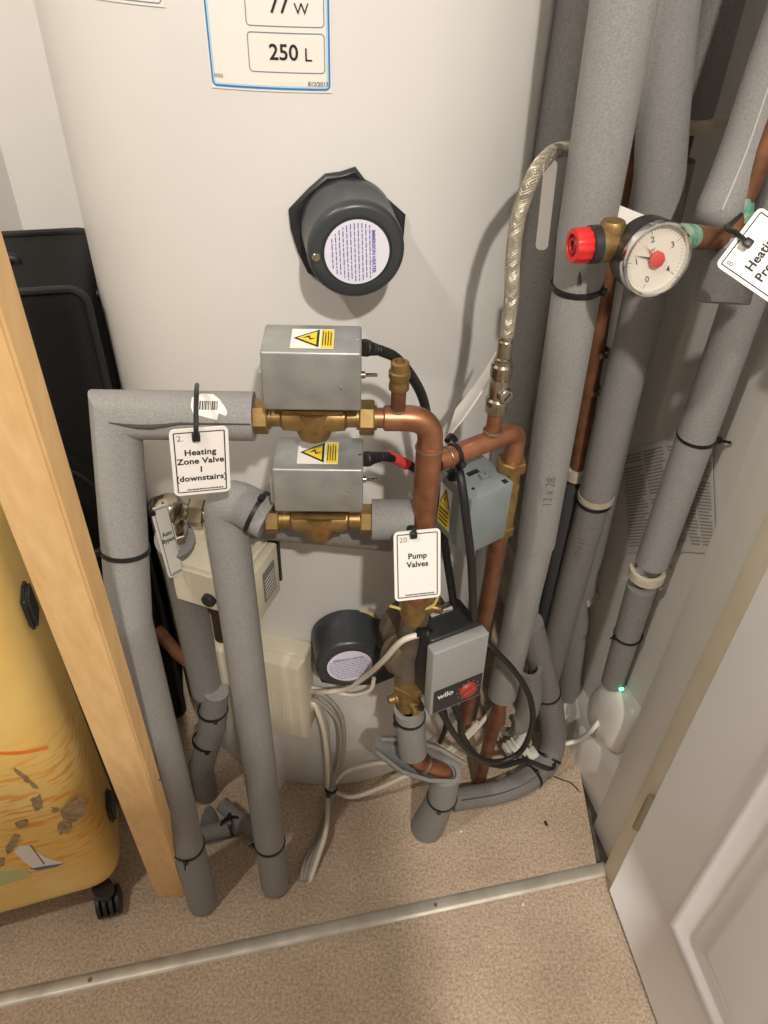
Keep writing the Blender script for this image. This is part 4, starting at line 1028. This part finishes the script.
tag('white pump valves tag numbered 20 hanging off the copper header', at(393.5, 532.5, .524), at(440.5, 528, .534), at(388.5, 602.5, .497), '20.', ['Pump', 'Valves'], .155,
    [V((cE.x - .012, cE.y + .004, .66)), at(408, 529, .536), at(414, 528, .528), at(413.5, 535, .524)], numfs=.12)
tag('white tag numbered 8 tilted at the right edge beside the gauge', at(715, 265, .570), at(760, 206, .592), at(790, 309, .545), '8.', ['Heating', 'Pressure'], .165,
    [at(741, 215, .655), at(728, 228, .62), at(735, 232, .590), at(742, 238, .576), at(748, 243, .570)], numfs=.10)
tag('small tag with bypass lettering hanging edge on from the nickel valve', at(151, 509, .566), at(168, 503, .592), at(170, 579, .570), '', ['Auto', 'Bypass'], .24, [at(160, 497, .60), at(152, 500, .585), at(150, 507, .57), at(152, 513, .566)], skew=True)
tag('blank backed white tag hanging behind the relief valve and gauge', at(590, 248, .640), at(613, 203, .640), at(629, 317, .634), '', [], .1, None, False, border=False)
tag('blank white tag hanging between the braided hose and lagged riser', at(545, 160, .715), at(558, 160, .715), at(531, 250, .708), '', [], .1, None, False, border=False)
# curved strip-like tag seen edge on beside the hose valve
pp = crom([at(495, 369, .612), at(480, 393, .606), at(463, 418, .602), at(446, 439, .602)], 6)
ctg = thing('valve_tag', 'curved white tag seen edge on beside the nickel hose valve', 'tag', pp[-1], TG)
g = G(); wdir = V((.25, .95, .25)).normalized()
for i in range(len(pp) - 1):
    d = (pp[i + 1] - pp[i]).normalized(); nn_ = d.cross(wdir).normalized()
    g.prism([pp[i], pp[i + 1], pp[i + 1] + wdir * .040, pp[i] + wdir * .040], nn_ * .0014)
link('plate', g, TAGW, ctg, smooth=False)
g = G(); g.tube(crom([at(447, 441, .592), at(451, 436, .60), at(455, 440, .606)], 4), .003, 8); link('cable_tie', g, BLACKTIE, ctg)

# ================================================================== CLIPS ON THE RIGHT WALL
def clip(label, c, d, R, wallpt):
    t = thing('pipe_clip', label, 'pipe clip', wallpt, 'cream pipe clips')
    g = G(); g.ring(c, d, R, .013, .0056, 32); link('clip_ring', g, CLIP, t)
    w = wallpt - c; w = w - d * w.dot(d); L = w.length; w.normalize(); s = d.cross(w)
    g = G(); g.box(c + w * (R + (L - R) / 2 + .002), (L - R, .013, .010), (w, s, d), .002); link('clip_stem', g, CLIP, t)
    return t
D_m = at(647, 572.5, .704)
clip('cream pipe clip holding the right hand riser to the wall', D_m, dU, .0170, D_m + E1 * (EW - D_m.dot(E1)) )
cC = V((C0.x, C0.y, at(700, 122, C0.y).z)); 
clip('cream pipe clip high up on the riser nearest the wall', cC, UP, .0195, cC + E1 * (EW - cC.dot(E1)))
cF = at(583, 596, .83); 
clip('cream pipe clip low down above the foot of the wall riser', cF, UP, .0130, cF + E1 * (EW - cF.dot(E1)))

# ================================================================== CABLES
def cable(label, pts, r, m, group=None, name='electric_cable', n=10, sub=8):
    g = G(); P = crom(pts, sub); g.tube(P, r, n); return whole(name, g, m, label, 'cable', group, origin=P[0]), P
jb = lambda x, y, Y: at(x, y, Y)
cable('white cable from the junction box to the pump gland', [tankpt(jr - .02, (jz0 * .55 + jz1 * .45), .014), at(322, 692, .640), at(345, 689, .628), at(366, 676, .610), at(384, 660, .575), at(402, 641, .555), kk + kd2 * .004], .0036, CABLEW)
cable('white cable looping under the lower immersion heater', [tankpt(jr - .02, (jz0 * .52 + jz1 * .48), .012), at(330, 691, .655), at(352, 695, .655), at(370, 690, .655), at(374, 678, .66)], .0030, CABLEW)
kn = at(331, 789, .655)
fl_ = [((318, 697), (330, 712), (335, 752)), ((315, 700), (338, 722), (339, 760)), ((320, 694), (342, 718), (342, 762)), ((317, 703), (326, 724), (329, 756))]
for i, (a, b, c) in enumerate(fl_):
    m_ = [CABLEW, CABLEG, CABLEG, CABLEG][i]
    lab_ = ['front white cable falling from the junction box to the cable knot', 'middle grey cable falling from the junction box to the cable knot', 'right grey cable bowing widest from the junction box to the knot', 'left grey cable falling closest to the white one to the knot'][i]
    dx = (i - 1.5) * .0035
    aa, bb, cc_ = (at(*a, .655), at(*b, .650), at(*c, .651))
    if i == 0: aa, bb, cc_ = at(314, 704, .652), at(323, 728, .648), at(327, 760, .648)
    cable(lab_, [tankpt(jr - .03, jz0 + .03, .012), aa, bb, cc_, kn + V((dx, 0, .01)), kn + V((dx, 0, -.012)), at(326 - i * 2, 830, .585 + .004 * i), at(317 - i * 4, 860, .545), atz(311 - i * 3.2, 878, .004), atz(309 - i * 3.2, 881, -.008)], (.0040, .0034, .0034, .0034)[i], m_, 'cables dropping from the junction box')
cable('white cable arching right from the cable knot over to the pump pipe', [kn, at(345, 772, .66), at(372, 764, .665), at(398, 762, .660), at(420, 762, .64), at(455, 745, .64), at(478, 722, .65)], .0036, CABLEW)
cable('white cable sagging along the carpet right of the cable knot', [kn + V((0, 0, -.004)), at(352, 797, .640), at(380, 788, .645), at(406, 776, .648), at(430, 768, .65), at(470, 735, .66), at(500, 700, .69)], .0036, CABLEW)
kt = G(); kt.torus(kn, V((.1, .2, 1)), .0085, .0022); kt.box(kn + V((-.004, -.011, 0)), (.006, .006, .006), None, .001)
whole('cable_tie', kt, BLACKTIE, 'black tie gathering the white and grey cables', 'cable tie', origin=kn)
# black pump cables
PB = PO + pux * pw * .24 - pn * .020
cable('black pump cable looping out right of the pump and back below it', [at(482, 640, .600), at(494, 650, .595), at(515, 672, .600), at(530, 698, .605), at(532, 726, .605), at(520, 752, .605), at(496, 762, .595), at(473, 754, .580), at(455, 735, .560), PB], .0040, BLACKRUB, 'black cables at the pump')
PB2 = PO + pux * pw * .50 - pn * .030
cable('black cable curving from under the pump to the tie on the floor run', [PB2, at(459, 716, .585), at(462, 735, .605), at(478, 757, .620), at(500, 766, .635), at(525, 761, .655), rp[19] + V((-.004, -.022, .012)), rp[20] + V((.004, -.020, .008)), rp[21]], .0042, BLACKRUB, 'black cables at the pump')
cable('thin black lead hanging straight down behind the pump cover', [PO + pux * pw * .45 - pn * .040, at(446, 722, .600), at(440, 742, .625)], .0036, BLACKRUB, 'black cables at the pump')

# crumpled white connector in the loop
wc = atz(516, 749, .042)
t = thing('cable_connector', 'broken white plastic connector block lying inside the black cable loop', 'connector', wc)
a_ = V((.75, .35, .45)).normalized(); b_ = V((-.3, .9, -.2)); b_ = (b_ - a_ * b_.dot(a_)).normalized(); c_ = a_.cross(b_)
g = G(); g.box(wc, (.036, .028, .024), (a_, b_, c_), .002)
for k in range(4): g.box(wc + a_ * (-.012 + .008 * k) - c_ * .012 * (1 if c_.z < 0 else -1), (.004, .022, .012), (a_, b_, c_), .0008)
link('block', g, WHITEP, t)
g = G(); g.lathe(wc + a_ * .006 + UP * .014, (a_ * .6 + UP).normalized(), [(-.004, .009), (.016, .0095), (.0165, .006), (.006, .005)], 18); link('bung', g, WHITEP, t)
g = G(); g.box(wc + V((.028, -.006, -.004)), (.018, .014, .020), (a_, c_, b_), .002); link('clip_tongue', g, WHITEP, t)
for k in range(2):
    g = G(); g.box(wc + V((-.004 + .012 * k, -.016, .006)), (.003, .001, .022), (a_, b_, c_)); link('metal_strip', g, CHROME, t)

# plug-in device on the wall with its green light
def wl(x, y, o=0.0): q = onplane(x, y, E1 * (EW - o), E1); return q
op = [(614, 678), (625, 683), (635, 696), (643, 713), (640, 729), (633, 742), (623, 752), (610, 741), (599, 724), (596, 706), (601, 690)]
t = thing('plug_in_device', 'white plug-in device with a green light low on the right wall', 'plug-in device', wl(622, 715))
cn = sum((wl(*p) for p in op), V()) / len(op); m_ = len(op)
big = [wl(*p) for p in op]; big = crom(big + [big[0]], 4)[:-1]; M_ = len(big); vs = []; 
for s_, o_ in ((1, .0005), (1, .010), (.93, .018), (.75, .025), (.45, .029), (.15, .030)): vs += [cn + (p - cn) * s_ - E1 * o_ for p in big]
fs = [[i * M_ + k, i * M_ + (k + 1) % M_, (i + 1) * M_ + (k + 1) % M_, (i + 1) * M_ + k] for i in range(5) for k in range(M_)] + [[5 * M_ + k for k in range(M_)]]
g = G(); g.add(vs, fs); link('shell', g, WHITEP, t, sharp=60)
lp_ = onplane(619.5, 689.5, E1 * (EW - .021), E1); g = G(); g.lathe(lp_ + E1 * .006, -E1, [(0, .0024), (.0055, .0024), (.0065, .0014), (.0067, 0)], 14); link('green_light', g, mat('green_led', (120, 255, 190), .4, emit=2.2), t)
g = G(); sw = crom([onplane(604, 699, E1 * (EW - .021), E1), onplane(602, 710, E1 * (EW - .022), E1), onplane(606, 722, E1 * (EW - .021), E1)], 5); g.tube(sw, .0022, 8); link('grip', g, WHITEP, t)
cable('white cable leaving the plug-in device towards the floor run', [onplane(603, 716, E1 * (EW - .022), E1), onplane(592, 730, E1 * (EW - .035), E1), at(578, 740, .735), at(562, 744, .735), at(548, 742, .745)], .0040, WHITEP)
g = G(); q = atz(572, 712, .06); q = room(EW - .024, at(576, 715, .80).dot(E2) + 0, .10); q = at(577, 716, .775)
t = thing('cable_cover', 'small white plastic cover at the foot of the wall riser', 'cable cover', q - UP * .02)
g = G(); g.ppd(q - UP * .020 - E2 * .012, E2 * .030, E1 * .012, UP * .032, .003); link('cover', g, WHITEP, t)
g = G(); g.tube([at(566, 700, .80), at(563, 712, .798), at(564, 718, .795)], .004, 10); link('lead', g, WHITEP, t)

# folded instruction leaflet taped to the wall
pgs = [[(622, 452), (664, 440), (693, 552), (627, 553)], [(664, 440), (712, 444), (716, 553), (693, 552)]]
t = thing('instruction_leaflet', 'small print instruction leaflet fixed to the right wall behind the riser', 'leaflet', wl(668, 552))
PAP = mat('leaflet_paper', (214, 210, 202), .5); 
for k, pgq in enumerate(pgs):
    q = [wl(*p, .0015 + .002 * k) for p in pgq]; g = G(); g.prism(q, E1 * -.0012); pg = link('page', g, PAP, t, smooth=False)
    g = G(); random.seed(k + 4)
    A_, B_, C_, D_ = [p - E1 * .0016 for p in q]
    for c0_, c1_ in ((.06, .48), (.54, .95)):
        for r_ in range(30):
            if random.random() < .06: continue
            v0 = .05 + .03 * r_; v1 = v0 + .015; u1 = c1_ - random.choice((0, 0, 0, .1, .2)) * (c1_ - c0_)
            def bl_(u, v): return (A_.lerp(B_, u)).lerp(D_.lerp(C_, u), v)
            g.face([bl_(c0_, v0), bl_(u1, v0), bl_(u1, v1), bl_(c0_, v1)])
    link('small_print', g, mat('leaflet_ink', (160, 154, 149), .6), pg, smooth=False)

# bits on the carpet
def twig(label, pts, r, m, cat):
    g = G(); P = crom([atz(*p, r * .8) for p in pts], 5); g.tube(P, [r * .7] + [r] * (len(P) - 2) + [r * .5], 6); whole(cat, g, m, label, cat, 'bits on the carpet', origin=P[0])
TW = mat('twig_brown', (44, 36, 28), .8)
twig('thin dark thread on the carpet beside the skirting', [(553, 776), (563, 780), (571, 783), (580, 792)], .0012, TW, 'thread')
twig('short dark crumb on the carpet in front of the floor run', [(545, 821), (547, 826)], .0022, TW, 'crumb')
for lab_, x, y in (('white speck on the carpet inside the threshold strip', 461, 831), ('white speck on the carpet outside the threshold strip', 523, 904)):
    p = atz(x, y, .0022); g = G(); g.lathe(p - UP * .002, UP, [(0, .0022), (.002, .0028), (.0038, .0012), (.004, 0)], 7); whole('paper_speck', g, WHITEP, lab_, 'speck', 'bits on the carpet', origin=p)

# ================================================================== CASES AND TIMBER
# pine upright leaning at the doorway
wl0, wr0 = atz(156.5, 898, .0), atz(186.5, 896, .0)
wr1 = at(60, 500, .352); wl1 = at(-3, 500, .350)
kx_ = 1.34 / wr1.z
wx = (wr0 - wl0); wy = V((-wx.y, wx.x, 0)).normalized() * .020
g = G(); bm = bmesh.new()
tl, tr_ = wl0 + (wl1 - wl0) * kx_, wr0 + (wr1 - wr0) * kx_
vs = [bm.verts.new(p) for p in (wl0, wr0, wr0 + wy + wx * .10, wl0 + wy + wx * .10, tl, tr_, tr_ + wy + wx * .10, tl + wy + wx * .10)]
for f in ((0, 3, 2, 1), (4, 5, 6, 7), (0, 1, 5, 4), (1, 2, 6, 5), (2, 3, 7, 6), (3, 0, 4, 7)): bm.faces.new([vs[i] for i in f])
bmesh.ops.bevel(bm, geom=list(bm.edges), offset=.0018, segments=2, affect='EDGES'); g.frombm(bm)
t = thing('pine_batten', 'planed pine batten leaning upright between yellow case and lagged pipe', 'timber', wl0)
link('batten', g, WOOD, t)
wn = (wx.cross(wl1 - wl0)).normalized(); wn = wn if wn.dot(CAM - wl0) > 0 else -wn
g = G()
for (x, y) in ((154, 843), (160, 780)):
    p = onplane(x, y, wl0, wn); g.lathe(p - wn * .001, wn, [(0, .0016), (.0014, .0016), (.0014, 0)], 8)
link('nail_head', g, mat('nail', (96, 70, 44), .5), t)

# yellow hard case
K = V((-.340, .472, .060)); ky = radians(19)
c1 = V((cos(ky), sin(ky), 0)); c2 = V((-sin(ky), cos(ky), 0))
CW, CDp, CHt = .36, .21, .66
t = thing('hard_shell_suitcase', 'scuffed yellow printed hard shell suitcase behind the pine batten', 'suitcase', K - c1 * CW / 2 + c2 * CDp / 2 - UP * .060)
bm = bmesh.new(); bmesh.ops.create_cube(bm, size=1)
for v in bm.verts: v.co = K + c1 * CW * (v.co.x - .5) + c2 * CDp * (v.co.y + .5) + UP * CHt * (v.co.z + .5)
bmesh.ops.bevel(bm, geom=list(bm.edges), offset=.048, segments=7, affect='EDGES', profile=.55)
g = G(); g.frombm(bm); sh = link('shell', g, YSHELL, t, sharp=80)
# seam round the middle, corner guards, wheels
def cpt(a, b, z): return K + c1 * a + c2 * b + UP * z
g = G(); ring_ = []
for (a, z, a0) in ((-.048, CHt - .048, 0), (-CW + .048, CHt - .048, pi / 2), (-CW + .048, .048, pi), (-.048, .048, 1.5 * pi)):
    for k in range(7): q = a0 + pi / 2 * k / 6; ring_.append(cpt(a + .0485 * cos(q), CDp * .52, z + .0485 * sin(q)))
g.tube(ring_ + [ring_[0]], .003, 8); link('seam', g, BLACKP, t)
def guard(z, hgt):
    g = G(); rows = []
    for i in range(7):
        u = i / 6; row = []
        for j in range(7):
            v = j / 6; q = -pi / 2 + (.50 + u * .30) * pi / 2
            zz = z + (v - .5) * hgt; inset = .012 * (abs(v - .5) * 2) ** 3
            row.append(cpt(-.048 + .0485 * cos(q) , .048 + .0485 * sin(q) + u * .012 , zz) + (c1 * cos(q) + c2 * sin(q)) * (.003 - (.0035 if i in (0, 6) or j in (0, 6) else 0)))
        rows.append(row)
    vs = [p for r in rows for p in r]; fs = [[i * 7 + j, i * 7 + j + 1, (i + 1) * 7 + j + 1, (i + 1) * 7 + j] for i in range(6) for j in range(6)]
    g.add(vs, fs); link('corner_guard', g, BLACKP, t, sharp=60)
for (x, y, hh_) in ((26, 606, .044), (108, 806, .040)):
    q = onplane(x, y, K, c1)
    g = G(); bm = bmesh.new(); b_ = min(max((q - K).dot(c2), .03), CDp - .03); o = cpt(.003, b_, q.z - K.z)
    bmesh.ops.create_cube(bm, size=1)
    for v in bm.verts: v.co = o + c1 * (v.co.x * .010) + c2 * (v.co.y * .034) + UP * (v.co.z * hh_)
    bmesh.ops.bevel(bm, geom=list(bm.edges), offset=.004, segments=3, affect='EDGES'); g.frombm(bm); link('corner_guard', g, BLACKP, t)
for (a, b) in ((-.040, .045), (-CW + .05, .045), (-.045, CDp - .05), (-CW + .05, CDp - .05)):
    p = cpt(a, b, 0) if (a, b) != (-.040, .045) else atz(103, 889, .060); g = G(); g.lathe(p + UP * .004, -UP, [(0, .014), (.012, .014), (.030, .008)], 18); wh = link('wheel_housing', g, BLACKP, t)
    g = G(); wz = V((p.x, p.y, .0210))
    for k in range(4): g.lathe(wz + c1 * (-.017 + .0088 * k), c1, [(0, .015), (.0015, .0205), (.0065, .0205), (.008, .015)], 26)
    link('wheel', g, BLACKRUB, wh)
# print on the front: sailing boat, sea, scuffs, orange line
def fpt(x, y, o=.0012): return onplane(x, y, K - c2 * o, c2)
def rough(px, n=4, amp=.9):
    out = []
    for i in range(len(px)):
        a, b = px[i], px[(i + 1) % len(px)]
        for k in range(n): out.append((a[0] + (b[0] - a[0]) * k / n + random.uniform(-amp, amp), a[1] + (b[1] - a[1]) * k / n + random.uniform(-amp, amp)))
    return out
def decal(nm, px, m, o=.0010): g = G(); g.prism([fpt(x, y, o) for x, y in px], c2 * .0006); link(nm, g, m, sh, smooth=False)
SCUFF = mat('scuffed_grey', (176, 150, 110), .8, 0, (118, 98, 74), 120, .3, .7)
decal('printed_sea', [(-30, 893), (-30, 873), (0, 871), (24, 869), (32, 874), (20, 880), (0, 886)], mat('print_sea', (186, 184, 128), .45), .0006)
decal('printed_boat', [(14, 852), (20, 847), (29, 846), (46, 858), (64, 863), (46, 868), (34, 869), (24, 862)], mat('print_white', (222, 216, 208), .45), .0009)
decal('printed_boat', [(30, 869), (46, 866), (64, 863.4), (56, 867), (38, 870.5)], mat('print_blue', (74, 110, 122), .45), .0012)
decal('printed_boat', [(30, 846), (31.5, 846), (45, 864), (43.5, 864.5)], mat('print_mast', (150, 110, 92), .45), .0013)
for px in ([(70, 804), (80, 797), (87, 803), (84, 816), (74, 822), (64, 820), (60, 812)], [(60, 822), (72, 824), (70, 832), (60, 835), (57, 829)], [(5, 848), (14, 834), (20, 836), (16, 846), (8, 856)], [(-6, 856), (4, 858), (4, 866), (-6, 868)],
           [(14, 768), (24, 774), (38, 788), (36, 790), (22, 779), (13, 770)], [(30, 800), (40, 795), (43, 808), (36, 812)], [(14, 822), (28, 820), (28, 826), (18, 829)], [(52, 808), (58, 808), (58, 812), (52, 813)]):
    decal('scuff', rough(px), SCUFF, .0008)
oc_ = []
for i in range(13):
    x = -20 + i * 5.6; oc_.append((x, 753.5 - .0022 * (x - 5) ** 2 - (.0 if x < 20 else (x - 20) * .06)))
decal('printed_line', [(x, y - 1.6) for x, y in oc_] + [(x, y + 1.6) for x, y in oc_[::-1]], mat('print_orange', (216, 124, 40), .45), .0007)

# black soft case behind
B0 = V((-.335, .785, .0)); bx_ = E1; by_ = E2
t = thing('soft_suitcase', 'black fabric suitcase standing behind the yellow case', 'suitcase', B0 - bx_ * .13 + by_ * .1)
BW, BD, BH = .262, .185, .803
g = G(); g.ppd(B0 - bx_ * BW + UP * .012, bx_ * BW, by_ * BD, UP * (BH - .012), .016, 4); link('body', g, BLACKFAB, t)
g = G()
def rr3(a0, a1, z0, z1, r, off):
    out = []
    for (a, z, q0_) in ((a1 - r, z1 - r, 0), (a0 + r, z1 - r, pi / 2), (a0 + r, z0 + r, pi), (a1 - r, z0 + r, 1.5 * pi)):
        for k in range(7): q = q0_ + pi / 2 * k / 6; out.append(B0 + bx_ * (a + r * cos(q)) + UP * (z + r * sin(q)) - by_ * off)
    return out
for off in (-.006, -(BD - .006)):
    L_ = rr3(-BW - .001, .001, .016, BH + .001, .02, off); g.tube(L_ + [L_[0]], .0045, 8)
link('piping', g, BLACKRUB, t)
g = G(); poly = rr3(-BW + .025, -.030, .06, .60, .06, .012); g.prism(poly, by_ * .016); link('front_pocket', g, BLACKFAB, t)
g = G(); L_ = rr3(-BW + .035, -.038, .08, .585, .055, .0135); g.tube(L_ + [L_[0]], .0035, 8); link('zip', g, BLACKRUB, t)
g = G(); g.tube(fillet([B0 + bx_ * .0 + by_ * .09 + UP * .60, B0 + bx_ * .016 + by_ * .09 + UP * .60, B0 + bx_ * .016 + by_ * .09 + UP * .76, B0 + by_ * .09 + UP * .76], .012, 5), .007, 10); link('side_handle', g, BLACKRUB, t)
g = G(); g.tube(fillet([B0 - bx_ * .18 + by_ * .09 + UP * (BH - .004), B0 - bx_ * .18 + by_ * .09 + UP * (BH + .006), B0 - bx_ * .08 + by_ * .09 + UP * (BH + .006), B0 - bx_ * .08 + by_ * .09 + UP * (BH - .004)], .005, 5), .006, 10); link('top_handle', g, BLACKRUB, t)
for a in (-.04, -BW + .04):
    g = G(); g.lathe(B0 + bx_ * (a - .012) + by_ * .04 + UP * .017, bx_, [(0, .013), (.002, .0165), (.022, .0165), (.024, .013)], 20); link('wheel', g, BLACKRUB, t)

# ================================================================== LIGHT
def lamp(name, loc, power, radius, col):
    d = bpy.data.lights.new(name, 'POINT'); d.energy = power; d.shadow_soft_size = radius; d.color = col
    o = bpy.data.objects.new(name, d); C.objects.link(o); o.location = loc
lamp('landing_downlight', (.33, -.95, 2.28), 138, .035, (1, .93, .85))
lamp('landing_downlight', (-.70, -.28, 2.20), 44, .035, (1, .93, .85))
w = bpy.data.worlds.new('landing'); sc.world = w; w.use_nodes = True
bgn = w.node_tree.nodes['Background']; bgn.inputs['Color'].default_value = (1, .95, .90, 1); bgn.inputs['Strength'].default_value = .27
sc.view_settings.view_transform = 'Standard'; sc.view_settings.look = 'None'; sc.view_settings.gamma = 1; sc.view_settings.use_curve_mapping = False
sc.view_settings.exposure = 0.06
